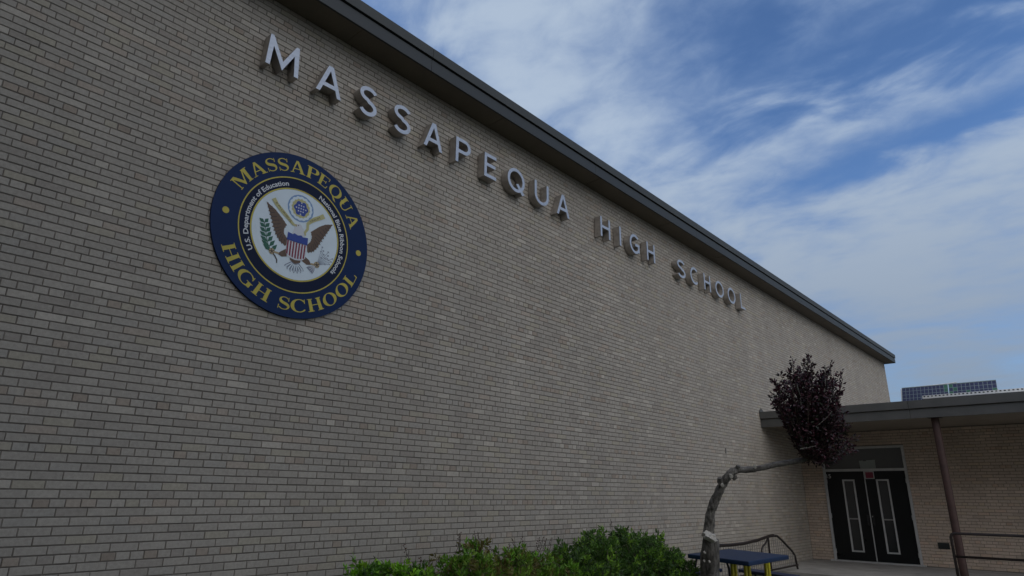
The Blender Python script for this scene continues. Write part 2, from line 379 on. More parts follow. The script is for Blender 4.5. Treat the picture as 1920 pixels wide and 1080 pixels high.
def lay_bricks(parent, s0, s1, zlo, zhi, place, rot, warm, seed, holes=(), n_single=300, joint=.0072, s_head=0.0):
    """place(s, out, z) -> point. s runs along the wall. The bricks that show largest become objects, the rest one mesh."""
    rng = random.Random(seed); items = []
    k0 = math.ceil((zlo-Z_HEAD)/RH+.5-1e-6); k1 = math.floor((zhi-Z_HEAD)/RH-.5+.35)
    for k in range(k0-1, k1+1):
        zc = Z_HEAD+k*RH; za = max(zlo, zc-RH/2+.0049); zb = min(zhi, zc+RH/2-.0049)
        if zb-za < .012: continue
        head = k % 6 == 0; step = HL if head else 2*HL
        ph = s_head + (0 if head else (.5 if (k % 6) % 2 == 0 else 1.5))*HL
        j = math.floor((s0-ph)/step)
        while ph+j*step < s1:
            a = max(s0, ph+j*step)+joint/2; b = min(s1, ph+(j+1)*step)-joint/2; j += 1
            segs = [(a, b)]
            for (ha, hb, hz0, hz1) in holes:
                if zc > hz0 and zc < hz1:
                    ns = []
                    for (p, q) in segs:
                        if q <= ha or p >= hb: ns.append((p, q))
                        else:
                            if p < ha: ns.append((p, ha-.002))
                            if q > hb: ns.append((hb+.002, q))
                    segs = ns
            for (p, q) in segs:
                if q-p < .012: continue
                p += rng.uniform(-.0012, .0012); q += rng.uniform(-.0012, .0012)
                items.append(((p+q)/2, (za+zb)/2+rng.uniform(-.0008, .0008), q-p, zb-za, rng.uniform(-.0014, .0014), head, brick_tint(head, warm, rng)))
    def size(it):
        P = place(it[0], 0, it[1]); x, y, z = project(P)
        if z < .2 or not (2 < x < 1918 and 2 < y < 1078): return 0
        a = project(place(it[0]-it[2]/2, 0, it[1])); b = project(place(it[0]+it[2]/2, 0, it[1]))
        c = project(place(it[0], 0, it[1]-it[3]/2)); d = project(place(it[0], 0, it[1]+it[3]/2))
        return abs((b[0]-a[0])*(d[1]-c[1])-(b[1]-a[1])*(d[0]-c[0]))
    order = sorted(range(len(items)), key=lambda i: -size(items[i]))
    single = set(order[:n_single])
    BL = {True: (HL-joint, RH-joint), False: (2*HL-joint, RH-joint)}
    meshes = {h: brick_mesh('brick', *BL[h]) for h in (True, False)}
    pl = world_loc(parent)
    V = []; F = []; cols = []
    for i, (s, z, L_, H_, o_, head, c) in enumerate(items):
        if i in single:
            ob = bpy.data.objects.new('brick', meshes[head]); COL.objects.link(ob); ob.parent = parent
            P = Vector(place(s, o_, z))+Vector((0, 0, EYE))-pl; ob.location = P; ob.rotation_euler = (0, 0, rot)
            ob.scale = (L_/BL[head][0], 1, H_/BL[head][1]); ob.color = (*c, 1)
        else:
            a, h, n0 = L_/2, H_/2, len(V)
            ch = .0025
            for (ds, dz, dd) in ((-a+ch,-h+ch,0),(a-ch,-h+ch,0),(a-ch,h-ch,0),(-a+ch,h-ch,0),(-a,-h,-ch),(a,-h,-ch),(a,h,-ch),(-a,h,-ch),(-a,-h,-.03),(a,-h,-.03),(a,h,-.03),(-a,h,-.03)):
                V.append(place(s+ds, o_+dd, z+dz))
            fs = [(0,1,2,3)]+[(4+q, 4+(q+1) % 4, (q+1) % 4, q) for q in range(4)]+[(8+q, 8+(q+1) % 4, 4+(q+1) % 4, 4+q) for q in range(4)]
            for f in fs: F.append([n0+q for q in f]); cols.append(c)
    mb = MB(); mb.v = V; mb.f = F; mb.col = cols; mb.mi = [0]*len(F)
    o = mb.build('brickwork', M['brick_v'], parent, color=True); tag(o, kind='stuff')
    return o

# ---- the long building with the lettered wall
Z_SOF = 5.145; WEND = 28.78; WSTART = -1.85; EX = -5.42
A = thing('school_building', (WA, 13, GZ), 'long tall buff brick building with dark flat roof edge, behind the lettering and round seal', 'building')
mb = MB(); mb.box((-16, WSTART+.03, GZ-.1), (WA-.006, WEND-.006, Z_SOF)); mb.build('wall', M['mortar'], A)
lay_bricks(A, WSTART, WEND, GZ, Z_SOF, lambda s, o, z: (WA+o, s, z), math.pi/2, False, 5, s_head=Y_HEAD)
# return of the far corner
mb = MB()
rg = random.Random(9)
for k in range(-28, 75):
    zc = Z_HEAD+k*RH
    if zc+RH/2 > Z_SOF or zc-RH/2 < GZ: continue
    x = WA-.004; first = True
    while x > -12:
        L_ = (.09 if k % 2 else .193) if first else (.0931 if k % 6 == 0 else .1946); first = False
        mb.c = brick_tint(k % 6 == 0, False, rg)
        mb.box((x-L_, WEND-.03, zc-.028), (x, WEND, zc+.028)); x -= L_+.0085
tag(mb.build('end_brickwork', M['brick_v'], A, color=True), kind='stuff')
mb = MB(); mb.box((-16, WSTART+.0, Z_SOF+.002), (EX-.03, 28.86, Z_SOF+.20)); mb.build('roof', M['soffit'], A)
mb = MB(); mb.box((-16, WSTART+.0, Z_SOF+.203), (EX-.03, 28.86, Z_SOF+.26)); mb.build('roof_membrane', M['roofing'], A)
y = 4.47-3.66*2
while y < 28.9:
    y1 = min(y+3.656, 28.91)
    q = MB(); q.box((EX-.028, y, Z_SOF-.012), (EX, y1, Z_SOF+.158)); q.build('fascia_panel', M['fascia'], A, bevel=.003)
    q = MB(); q.box((EX-.028, y+.0, Z_SOF+.178), (EX+.022, y1+(0.012 if y1 > 28.9 else 0), Z_SOF+.318)); q.build('coping_panel', M['coping'], A, bevel=.004)
    q = MB(); q.box((EX-.03, y, Z_SOF+.158), (EX-.015, y1, Z_SOF+.178)); q.build('shadow_gap_strip', M['blackm'], A)
    y += 3.66
q = MB(); q.box((-16, 28.862, Z_SOF-.012), (EX-.028, 28.91, Z_SOF+.158)); q.box((-16, 28.862, Z_SOF+.178), (EX-.028, 28.922, Z_SOF+.318)); q.build('end_fascia', M['fascia'], A)
# ribs of the soffit seams
for yy in np.arange(1.0, 28.5, 2.44):
    q = MB(); q.box((WA+.004, yy, Z_SOF-.004), (EX-.035, yy+.02, Z_SOF+.001)); q.build('soffit_seam', M['soffit'], A)
q = MB(); P = on_x(1360, 845, WA); q.box((WA+.001, P.y-.014, P.z-.055), (WA+.018, P.y+.014, P.z+.05)); q.build('wall_bracket', M['wire'], A)

# ---- added wing, unseen behind the lens, shades the near end of the long wall
SWY = -1.9
SW = thing('added_shade_wing', (8, SWY, GZ), 'unseen three storey brick wing, added to shade the near end of the long wall', 'building')
mb = MB(); mb.box((-5.79, SWY-12, GZ-.1), (26, SWY, 8.4)); mb.build('wall', M['brick_far'], SW)
mb = MB(); mb.box((-5.4, SWY-12, 8.402), (26.4, SWY+.35, 8.72)); mb.build('roof_edge', M['fascia'], SW)
for zz in (-.5, 2.7, 5.9):
    for k in range(11):
        x = -3.6+k*2.7; q = MB()
        q.box((x, SWY+.002, zz), (x+1.9, SWY+.05, zz+1.9)); w_ = q.build('window', M['frame'], SW)
        q = MB(); q.box((x+.06, SWY+.051, zz+.06), (x+.93, SWY+.056, zz+1.84)); q.build('pane', M['glass'], w_)
        q = MB(); q.box((x+.97, SWY+.051, zz+.06), (x+1.84, SWY+.056, zz+1.84)); q.build('pane', M['glass'], w_)

# ---- entrance building with its porch
B = thing('entrance_building', (-2.5, WB, GZ), 'low buff brick entrance wing with dark porch roof and double doors', 'building')
Z_PS = 1.57; BX1 = 5.0
DX0, DX1, DZ0, DZT, DZ1 = -5.30, -3.45, -1.42, .66, 1.205
mb = MB()
y0, y1 = WB+.006, WB+.30
mb.box((WA+.001, y0, GZ-.1), (DX0, y1, Z_PS)); mb.box((DX1, y0, GZ-.1), (BX1, y1, Z_PS)); mb.box((DX0, y0, DZ1), (DX1, y1, Z_PS)); mb.box((DX0, y0, GZ-.1), (DX1, y1, DZ0))
mb.build('wall', M['mortar'], B)
lay_bricks(B, WA+.004, BX1, PZ, Z_PS, lambda s, o, z: (s, WB-o, z), 0, True, 8, holes=[(DX0, DX1, DZ0, DZ1)], s_head=.03)
ry = 15.2
mb = MB(); mb.box((WA+.002, ry+.03, Z_PS+.001), (BX1, 34, Z_PS+.27)); mb.build('porch_roof', M['soffit2'], B)
mb = MB(); mb.box((WA+.002, ry+.03, Z_PS+.272), (BX1, 34, Z_PS+.31)); mb.build('roof_membrane', M['roofing'], B)
x = WA+.002
while x < BX1:
    xe = min(x+3.046, BX1)
    q = MB(); q.box((x, ry, Z_PS-.02), (xe, ry+.03, 1.735)); q.build('fascia_board', M['fascia2'], B, bevel=.003)
    q = MB(); q.box((x, ry-.035, 1.745), (xe, ry+.03, 1.905)); q.build('roof_edge_metal', M['fascia2'], B, bevel=.004)
    x += 3.05
q = MB(); q.mesh([(WA+.002, ry-.06, 1.90), (WA+.002, ry+.25, 1.90), (WA+.002, ry+.05, 1.99), (WA+.03, ry-.06, 1.90), (WA+.03, ry+.25, 1.90), (WA+.03, ry+.05, 1.99)],
    [(0,2,1),(3,4,5),(0,1,4,3),(1,2,5,4),(2,0,3,5)]); q.build('corner_flashing', M['fascia2'], B)
# door frame
yf = WB-.02
df = MB()
df.box((DX0, yf, DZ0+.03), (DX0+.055, WB+.10, DZ1)); df.box((DX1-.055, yf, DZ0+.03), (DX1, WB+.10, DZ1))
df.box((DX0+.055, yf+.001, DZ1-.05), (DX1-.055, WB+.10, DZ1-.001)); df.box((DX0+.055, yf-.002, .628), (DX1-.055, WB+.10, .688))
df.build('door_frame', M['frame'], B, bevel=.003)
q = MB(); q.box((DX0-.06, WB-.10, DZ0+.001), (DX1+.06, WB+.10, DZ0+.03)); q.build('threshold', M['frame'], B, bevel=.003)
tr = MB(); tr.box((DX0+.055, WB+.03, .688), (DX1-.055, WB+.04, DZ1-.05)); trn = tr.build('transom_window', M['glass_top'], B)
q = MB()
q.poly([[(-4.445, .690), (-4.105, .690), (-4.10, .885), (-4.29, .878), (-4.30, .862), (-4.36, .860), (-4.37, .873), (-4.45, .875)]], .001, lambda u, v, d: (u, WB+.029-d, v)); q.build('paper_notice', M['notice'], trn)
def door_leaf(xa, xb, ga, gb, hinge_left):
    b = MB(); yd = WB+.012
    z0, z1 = DZ0+.032, .627; gz0, gz1 = -1.20, .44
    b.box((xa, yd, z0), (ga, yd+.045, z1)); b.box((gb, yd, z0), (xb, yd+.045, z1)); b.box((ga, yd, gz1), (gb, yd+.045, z1)); b.box((ga, yd, z0), (gb, yd+.045, gz0))
    d = b.build('door', M['door'], B)
    w = .034; e = MB(); e.box((ga, yd-.012, gz0), (ga+w, yd+.02, gz1)); e.box((gb-w, yd-.012, gz0), (gb, yd+.02, gz1))
    e.box((ga+w, yd-.011, gz1-w), (gb-w, yd+.02, gz1-.001)); e.box((ga+w, yd-.011, gz0+.001), (gb-w, yd+.02, gz0+w)); e.build('window_frame', M['frame'], d, bevel=.002)
    e = MB(); e.box((ga+w, yd+.012, gz0+w), (gb-w, yd+.018, gz1-w)); e.build('pane', M['glass'], d)
    e = MB(); e.box((ga+w, yd+.004, -.475), (gb-w, yd+.011, -.445)); e.build('cross_bar', M['wire'], d)
    e = MB(); s_ = -1 if hinge_left else 1
    hx = xb-.05 if hinge_left else xa+.05
    e.box((hx-.022, yd-.006, -.60), (hx+.022, yd, -.36)); e.tube([(hx, yd-.006, -.56), (hx, yd-.045, -.54), (hx, yd-.05, -.48), (hx, yd-.045, -.42), (hx, yd-.006, -.40)], .009, 6); e.build('handle', M['blackm'], d)
    e = MB()
    for hz in (-1.2, -.4, .4):
        hx2 = xa+.006 if hinge_left else xb-.006
        e.tube([(hx2, yd-.008, hz-.05), (hx2, yd-.008, hz+.05)], .008, 6)
    e.build('hinge', M['frame'], d)
    return d
dl = door_leaf(DX0+.057, -4.386, -4.885, -4.61, True)
dr = door_leaf(-4.366, DX1-.057, -4.14, -3.87, False)
q = MB(); q.box((-4.385, yf+.012, DZ0+.032), (-4.367, WB+.06, .627)); q.build('meeting_stile', M['frame'], B)
q = MB(); q.tube([(-4.33, WB+.012, -.40), (-4.33, WB-.004, -.40)], .014, 10); q.build('lock', M['frame'], dr)
q = MB(); q.box((-4.362, WB-.004, .452), (-4.162, WB+.008, .622)); sg = q.build('exit_notice', M['frame'], B)
q = MB(); q.box((-4.345, WB-.008, .468), (-4.178, WB-.0045, .606)); q.build('red_card', M['red'], sg)

# ---- stroke built characters -------------------------------------------------
def arc(cx, cy, rx, ry, a0, a1, n=24):
    return [(cx+rx*math.cos(math.radians(a0+(a1-a0)*i/n)), cy+ry*math.sin(math.radians(a0+(a1-a0)*i/n))) for i in range(n+1)]
def ribbon(pts, w):
    """outline of a stroke of width w (number or one per point)"""
    ws = w if isinstance(w, (list, tuple)) else [w]*len(pts); Lf, Rt = [], []
    for i, p in enumerate(pts):
        a = pts[max(i-1, 0)]; b = pts[min(i+1, len(pts)-1)]; tx, ty = b[0]-a[0], b[1]-a[1]; l = math.hypot(tx, ty) or 1
        nx, ny = -ty/l, tx/l; Lf.append((p[0]+nx*ws[i]/2, p[1]+ny*ws[i]/2)); Rt.append((p[0]-nx*ws[i]/2, p[1]-ny*ws[i]/2))
    return Lf+Rt[::-1]
T = .05/.37
def sans(ch, w):
    """loops (outer, holes) of a plain capital, height 1, width w; several loops lists for crossing pieces"""
    t = T; h = t/2
    if ch == 'I': return [[[(0,0),(w,0),(w,1),(0,1)]]]
    if ch == 'L': return [[[(0,0),(w,0),(w,t),(t,t),(t,1),(0,1)]]]
    if ch == 'E': return [[[(0,0),(w,0),(w,t),(t,t),(t,.46),(w*.92,.46),(w*.92,.46+t),(t,.46+t),(t,1-t),(w,1-t),(w,1),(0,1)]]]
    if ch == 'H': return [[[(0,0),(t,0),(t,.45),(w-t,.45),(w-t,0),(w,0),(w,1),(w-t,1),(w-t,.45+t),(t,.45+t),(t,1),(0,1)]]]
    if ch == 'M': return [[[(0,0),(t*.95,0),(t+.045,.66),(w/2,-.0),(w-t-.045,.66),(w-t*.95,0),(w,0),(w-.05,1),(w-.05-t*.72,1),(w/2,.29),(.05+t*.72,1),(.05,1)]]]
    if ch == 'A':
        a = .5*w; tt = t*.62
        def xl(y): return (a-tt)*y
        return [[[(0,0),(t*1.02,0),(xl(.24)+t*1.02,.24),(w-xl(.24)-t*1.02,.24),(w-t*1.02,0),(w,0),(a+tt,1),(a-tt,1)],
                 [(xl(.24+t)+t*1.02,.24+t),(a,.83),(w-xl(.24+t)-t*1.02,.24+t)]]]
    if ch == 'O': return [[arc(w/2,.5,w/2,.515,0,360,40)[:-1], arc(w/2,.5,w/2-t,.515-t,0,360,40)[:-1]]]
    if ch == 'Q': return [[arc(w/2,.5,w/2,.515,0,360,40)[:-1], arc(w/2,.5,w/2-t,.515-t,0,360,40)[:-1]], [[(w*.50,.33),(w*.62,.40),(w*1.0,.02),(w*.86,-.06)]]]
    if ch == 'U': 
        c = [(h,1),(h,.42)]+arc(w/2,.42,w/2-h,.43-h,180,360,22)[1:-1]+[(w-h,.42),(w-h,1)]; return [[ribbon(c,t)]]
    if ch == 'C': return [[ribbon(arc(w*.56,.5,w*.56-h,.515-h,48,312,32),t)]]
    if ch == 'G':
        c = arc(w*.53,.5,w*.53-h,.515-h,48,318,34); return [[ribbon(c,t)], [[(w*.56,.40),(w,.40),(w,.40+t),(w*.56,.40+t)]], [[(w-t,.10),(w,.10),(w,.41),(w-t,.41)]]]
    if ch == 'S':
        c = arc(w*.5,.745,w*.5-h,.27-h,25,180,18)+arc(w*.5,.745,w*.5-h,.27-h,180,262,9)[1:]+arc(w*.5,.255,w*.5-h,.285-h,82,0,9)+arc(w*.5,.255,w*.5-h,.285-h,0,-155,18)[1:]
        return [[ribbon(c,t)]]
    if ch == 'P':
        o = [(0,0),(t,0),(t,.40)]+[(w-.29,.40)]+arc(w-.30,.70,.30,.30,-90,90,18)+[(0,1)]
        i = [(t,.40+t),(t,1-t)]+arc(w-.30,.70,.30-t,.30-t,90,-90,14)
        return [[o, i]]
LETTERS = [('M',2.462,2.835),('A',3.055,3.375),('S',3.615,3.866),('S',4.12,4.385),('A',4.61,4.925),('P',5.165,5.44),('E',5.715,5.955),('Q',6.20,6.58),('U',6.815,7.155),('A',7.36,7.69),
           ('H',8.58,8.88),('I',9.178,9.228),('G',9.52,9.86),('H',10.12,10.42),('S',11.32,11.65),('C',11.875,12.22),('H',12.50,12.815),('O',13.06,13.48),('O',13.70,14.11),('L',14.40,14.65)]
LLAB = ['big raised metal letter M, the first letter of the wall lettering', 'raised metal letter A between the M and the first S', 'raised metal letter S right after the first A', 'raised metal letter S right before the second A',
 'raised metal letter A between the double S and the P', 'raised metal letter P between an A and the E', 'raised metal letter E between the P and the Q', 'raised metal letter Q with short tail between the E and the U',
 'raised metal letter U between the Q and an A', 'raised metal letter A that ends the first long word', 'raised metal letter H that starts the four letter word', 'thin raised metal letter I between an H and the G',
 'raised metal letter G between the I and an H', 'raised metal letter H that ends the four letter word', 'raised metal letter S that starts the last word', 'raised metal letter C after the S of the last word',
 'raised metal letter H between the C and the first O of the last word', 'first raised metal letter O of the last word, right after the H', 'second raised metal letter O, right before the L', 'raised metal letter L, the very last letter of the wall lettering']
LZ0, LZH, LDEP = 4.238, .368, .128
for (ch, ya, yb), lab in zip(LETTERS, LLAB):
    root = thing('wall_letter', (WA, (ya+yb)/2, LZ0), lab, 'letter', 'raised metal letters on the brick wall')
    face, side = MB(), MB(); w = (yb-ya)/LZH; k = 0
    for loops in sans(ch, w):
        dp = LDEP-.003*k; k += 1
        pf = lambda u, v, d: (WA+.012+d, ya+u*LZH, LZ0+v*LZH)
        face.poly(loops, dp, pf); side.sides(loops, dp-.0015, pf)
        fl = lambda u, v, d: (WA+.012+d, ya+u*LZH, LZ0+v*LZH)
        face.sides(loops, dp, lambda u, v, d: (WA+.012+(d if d > 0 else dp-.006), ya+u*LZH, LZ0+v*LZH))
    # rim of the face sits a hair outside the side band
    side.build('side_band', M['alu_side'], root); face.build('face_plate', M['alu'], root)
    for dy in (.3, .7):
        q = MB(); q.tube([(WA-.001, ya+(yb-ya)*dy, LZ0+.06), (WA+.02, ya+(yb-ya)*dy, LZ0+.06)], .006, 6); q.build('mounting_pin', M['alu_side'], root)

# ------------------------------------------------------------------ round seal
SY, SZ, SR = 3.098, 2.543, .882
seal = thing('round_seal_sign', (WA, SY, SZ-SR), 'large round navy sign with gold ring lettering and an eagle seal', 'sign')
def sp_(u, v, d): return (WA+.004+d, SY+u*SR, SZ+v*SR)
def circ(r, n=96): return [(r*math.cos(2*math.pi*i/n), r*math.sin(2*math.pi*i/n)) for i in range(n)]
mb = MB(); mb.poly([circ(1.0, 128)], .022, sp_); mb.sides([circ(1.0, 128)], .022, sp_); mb.build('sign_panel', M['navy'], seal)
def layer(name, polys, lv, m_, th=.0009):
    """flat printed shapes: each polygon a hair above the one before"""
    b = MB(); k = 0
    for lp in polys:
        loops = lp if isinstance(lp[0][0], (list, tuple)) else [lp]
        d = .022+lv*.0010+k*.00002; k += 1
        b.poly(loops, d, sp_)
    return b.build(name, m_, seal)
layer('dark_band', [[circ(.70), circ(.55)]], 1, M['navy2'])
layer('outer_gold_ring', [[circ(.706), circ(.692)]], 2, M['gold'])
layer('inner_gold_ring', [[circ(.568), circ(.552)]], 2, M['gold'])
layer('seal_field', [circ(.553)], 1, M['seal'])
# serif capitals, height 1; list of polygons, widths
def R_(x0, y0, x1, y1): return [(x0, y0), (x1, y0), (x1, y1), (x0, y1)]
def stem(x, w=.2, y0=0, y1=1, s=.075): return [R_(x, y0, x+w, y1), R_(x-s, y0, x+w+s, y0+.055), R_(x-s, y1-.055, x+w+s, y1)]
def wv(pts, lo, hi, f): return ribbon(pts, [lo+(hi-lo)*f(i/(len(pts)-1)) for i in range(len(pts))])
def serif(ch):
    vertw = lambda a: abs(math.cos(a))
    def ring(cx, rx, ry=.52):
        n = 44; o = [(cx+rx*math.cos(2*math.pi*i/n), .5+ry*math.sin(2*math.pi*i/n)) for i in range(n)]
        i_ = [(cx+(rx-.2)*math.cos(2*math.pi*i/n), .5+(ry-.055)*math.sin(2*math.pi*i/n)) for i in range(n)]; return [o, i_]
    def carc(a0, a1):
        p = arc(.47, .5, .40, .485, a0, a1, 34); return ribbon(p, [.06+.15*max(0, math.cos(math.radians(a0+(a1-a0)*i/34)-math.pi))**1.5 if math.cos(math.radians(a0+(a1-a0)*i/34)) < 0 else .06+.05*abs(math.cos(math.radians(a0+(a1-a0)*i/34))) for i in range(35)])
    if ch == 'M': return stem(.10, .07)+stem(.90, .2)+[[(.10,1),(.30,1),(.66,.18),(.56,0)], [(.52,.06),(.60,.0),(.95,1),(.88,1)], R_(.02,.945,.28,1), R_(.86,.945,1.0,1)], 1.22
    if ch == 'A': return [[(.12,0),(.18,0),(.50,.86),(.44,1)], [(.42,1),(.56,1),(.96,0),(.74,0)], R_(.26,.30,.72,.36), R_(.02,0,.30,.055), R_(.64,0,1.04,.055)], 1.04
    if ch == 'H': return stem(.10)+stem(.66)+[R_(.29,.47,.67,.53)], .96
    if ch == 'I': return stem(.10), .42
    if ch == 'L': return stem(.10)+[R_(.29,0,.72,.055), [(.66,.0),(.73,.0),(.76,.30),(.72,.30)]], .80
    if ch == 'E': return stem(.10)+[R_(.29,0,.70,.055), R_(.29,.945,.68,1), R_(.29,.475,.54,.525), [(.64,0),(.71,0),(.75,.28),(.71,.28)], [(.66,1),(.66,.75),(.70,.75),(.70,1)], R_(.52,.38,.56,.62)], .80
    if ch == 'P': return stem(.10)+[wv([(.28,.965)]+arc(.50,.74,.20,.225,90,-90,16)+[(.28,.50)], .055, .20, lambda t: max(0, math.sin(math.pi*t))**2)], .78
    if ch == 'O': return [ring(.48, .46)], .96
    if ch == 'Q': return [ring(.48, .46), [(.40,.04),(.52,.08),(.98,-.22),(.74,-.24)]], .98
    if ch == 'U': return stem(.10, .2, .4, 1)+[ribbon([(.20,.42)]+arc(.46,.32,.26,.295,180,360,20), [.2]*1+[.2-.13*min(1, i/10) for i in range(21)])]+[R_(.69,.32,.75,1), R_(.60,.945,.84,1)], .94
    if ch == 'C': return [carc(38, 322), [(.76,.66),(.82,.66),(.82,1),(.78,1)]], .90
    if ch == 'G': return [carc(38, 318), [(.76,.68),(.82,.68),(.82,1),(.78,1)]]+[R_(.66,.05,.86,.42), R_(.56,.39,.94,.445)], .98
    if ch == 'S':
        c = arc(.36,.75,.24,.225,30,180,14)+arc(.36,.75,.24,.225,180,245,6)[1:]+arc(.36,.26,.26,.23,62,0,6)+arc(.36,.26,.26,.23,0,-150,14)[1:]
        n = len(c); ws = [.06+.15*math.exp(-((i/(n-1)-.5)/.17)**2) for i in range(n)]
        return [ribbon(c, ws), [(.58,.70),(.63,.70),(.63,1),(.60,1)], [(.06,.30),(.11,.30),(.10,0),(.06,0)]], .72
def ring_text(text, r0, r1, a0, a1, inward=False):
    """capitals on a circle; angles in degrees, from the start of the text to its end"""
    gap, space = .045, .42; W_ = []; chars = []
    for c in text: W_.append(space if c == ' ' else serif(c)[1]+gap)
    tot = sum(W_)-gap; polys = []; x = 0
    for c, w in zip(text, W_):
        if c != ' ':
            polys = []; chars.append(polys)
            for pg in serif(c)[0]:
                loops = pg if isinstance(pg[0][0], (list, tuple)) else [pg]; res = []
                for lp in loops:
                    # split long edges so that they bend
                    pts = []
                    for i in range(len(lp)):
                        a, b = lp[i], lp[(i+1) % len(lp)]; k = max(1, int(math.hypot(b[0]-a[0], b[1]-a[1])/.3))
                        for j in range(k): pts.append((a[0]+(b[0]-a[0])*j/k, a[1]+(b[1]-a[1])*j/k))
                    o = []
                    for px, py in pts:
                        an = math.radians(a0+(a1-a0)*(x+px)/tot); rr = (r1-(r1-r0)*py) if inward else (r0+(r1-r0)*py)
                        o.append((rr*math.cos(an), rr*math.sin(an)))
                    res.append(o)
                polys.append(res)
        x += w
    return chars
for pg_ in ring_text('MASSAPEQUA', .775, .930, 157, 22.5)+ring_text('HIGH SCHOOL', .775, .925, 204, 342, inward=True): layer('gold_letter', pg_, 2, M['gold'])
def dot(cx, cy, r): return [(cx+r*math.cos(k*math.pi/10), cy+r*math.sin(k*math.pi/10)) for k in range(20)]
layer('gold_dot', [dot(-.85, .02, .038)], 2, M['gold']); layer('gold_dot', [dot(.865, .02, .038)], 2, M['gold'])
def text_mesh(name, s, warp, m_, lv, bold=.012, sp=1.0, sx=1.0):
    cu = bpy.data.curves.new('lettering', 'FONT'); cu.body = s; cu.size = 1; cu.offset = bold; cu.resolution_u = 3; cu.space_character = sp
    o = bpy.data.objects.new('lettering', cu); COL.objects.link(o); dg = bpy.context.evaluated_depsgraph_get(); me = o.evaluated_get(dg).to_mesh()
    vs = [tuple(v.co) for v in me.vertices]; fs = [tuple(p.vertices) for p in me.polygons]; o.evaluated_get(dg).to_mesh_clear(); bpy.data.objects.remove(o)
    x0 = min(v[0] for v in vs); x1 = max(v[0] for v in vs); b = MB()
    flat = [warp((v[0]-x0)/(x1-x0), v[1]) for v in vs]
    out = [sp_(u, v, .022+lv*.001) for u, v in flat]; ff = []
    for f in fs:
        a = sum(flat[f[i]][0]*flat[f[(i+1) % len(f)]][1]-flat[f[(i+1) % len(f)]][0]*flat[f[i]][1] for i in range(len(f)))
        ff.append(f if a > 0 else f[::-1])
    b.mesh(out, ff); return b.build(name, m_, seal)
def polar(a0, a1, r0, r1):
    def w(t, y):
        a = math.radians(a0+(a1-a0)*t); r = r0+(r1-r0)*y/.7; return r*math.cos(a), r*math.sin(a)
    return w
text_mesh('white_lettering_left', 'U.S. Department of Education', polar(213.5, 106.5, .594, .650), M['white'], 3, .022)
text_mesh('white_lettering_right', 'National Blue Ribbon Schools', polar(67, -34.5, .594, .650), M['white'], 3, .022)
# eagle
def wing(tip, inner, outer, sgn):
    """fan of feathers between the leading edge (inner) and the feather tips (outer)"""
    polys, darks = [], []; n = 13
    def along(pts, t):
        t *= len(pts)-1; i = min(int(t), len(pts)-2); f = t-i; return (pts[i][0]*(1-f)+pts[i+1][0]*f, pts[i][1]*(1-f)+pts[i+1][1]*f)
    base = inner+outer[::-1]
    inn = [((a[0]), a[1]) for a in inner]
    polys.append(inn+[((o[0]*.86+along(inner, i/(len(outer)-1))[0]*.14), (o[1]*.86+along(inner, i/(len(outer)-1))[1]*.14)) for i, o in reversed(list(enumerate(outer)))])
    for k in range(n):
        t = (k+.5)/n; a = along(inner, t); b = along(outer, t); dx, dy = b[0]-a[0], b[1]-a[1]; l = math.hypot(dx, dy) or 1; nx, ny = -dy/l, dx/l; w = .019
        polys.append([(a[0]+nx*w*.5, a[1]+ny*w*.5), (a[0]+dx*.8+nx*w, a[1]+dy*.8+ny*w), b, (a[0]+dx*.8-nx*w, a[1]+dy*.8-ny*w), (a[0]-nx*w*.5, a[1]-ny*w*.5)][::-1])
        t2 = k/n; a = along(inner, t2); b = along(outer, t2); a = (a[0]*.65+b[0]*.35, a[1]*.65+b[1]*.35); dx, dy = b[0]-a[0], b[1]-a[1]
        darks.append(ribbon([a, (a[0]+dx*.85, a[1]+dy*.85)], .0075))
    layer('wing', polys, 3, M['brown']); layer('wing_feather_lines', darks, 4.6, M['brown2'])
wing(None, [(-.412,.275),(-.30,.22),(-.20,.14),(-.138,.078),(-.165,.02),(-.165,-.03),(-.105,-.09)], [(-.412,.272),(-.385,.19),(-.352,.10),(-.315,.0),(-.262,-.09),(-.195,-.16),(-.115,-.19)], 1)
wing(None, [(.455,.275),(.36,.245),(.28,.19),(.178,.09),(.20,.03),(.19,-.03),(.145,-.09)], [(.455,.272),(.425,.19),(.385,.10),(.345,.01),(.295,-.09),(.235,-.16),(.165,-.19)], -1)
layer('leg_feathers', [[(-.11,-.21),(-.09,-.30),(-.15,-.32),(-.205,-.30),(-.18,-.27)], [(.13,-.23),(.10,-.30),(.17,-.33),(.225,-.315),(.20,-.27)], [(-.06,-.28),(.09,-.28),(.085,-.33),(.02,-.36),(-.045,-.33)]], 3, M['brown'])
layer('tail_feathers', [[(.01+.9*math.sin(a)*.0-.03+.012*k*0, -.33)] and [( .015+.02*math.sin(a), -.32), (.018+.14*math.sin(a)-.022*math.cos(a), -.32-.12*math.cos(a)), (.02+.165*math.sin(a), -.32-.155*math.cos(a)), (.018+.14*math.sin(a)+.022*math.cos(a), -.32-.12*math.cos(a)), (.035+.02*math.sin(a), -.32)] for k, a in enumerate([-.85, -.57, -.28, 0, .28, .57, .85])], 2, M['grey_p'])
layer('tail_highlights', [ribbon([(.02+.05*math.sin(a), -.33-.04*math.cos(a)), (.02+.15*math.sin(a), -.32-.14*math.cos(a))], .012) for a in [-.85, -.57, -.28, 0, .28, .57, .85]], 3.2, M['seal'])
layer('shield', [[(-.112,-.10),(.147,-.10),(.14,-.26),(.10,-.30),(.015,-.315),(-.07,-.30),(-.108,-.26)]], 5, M['white'])
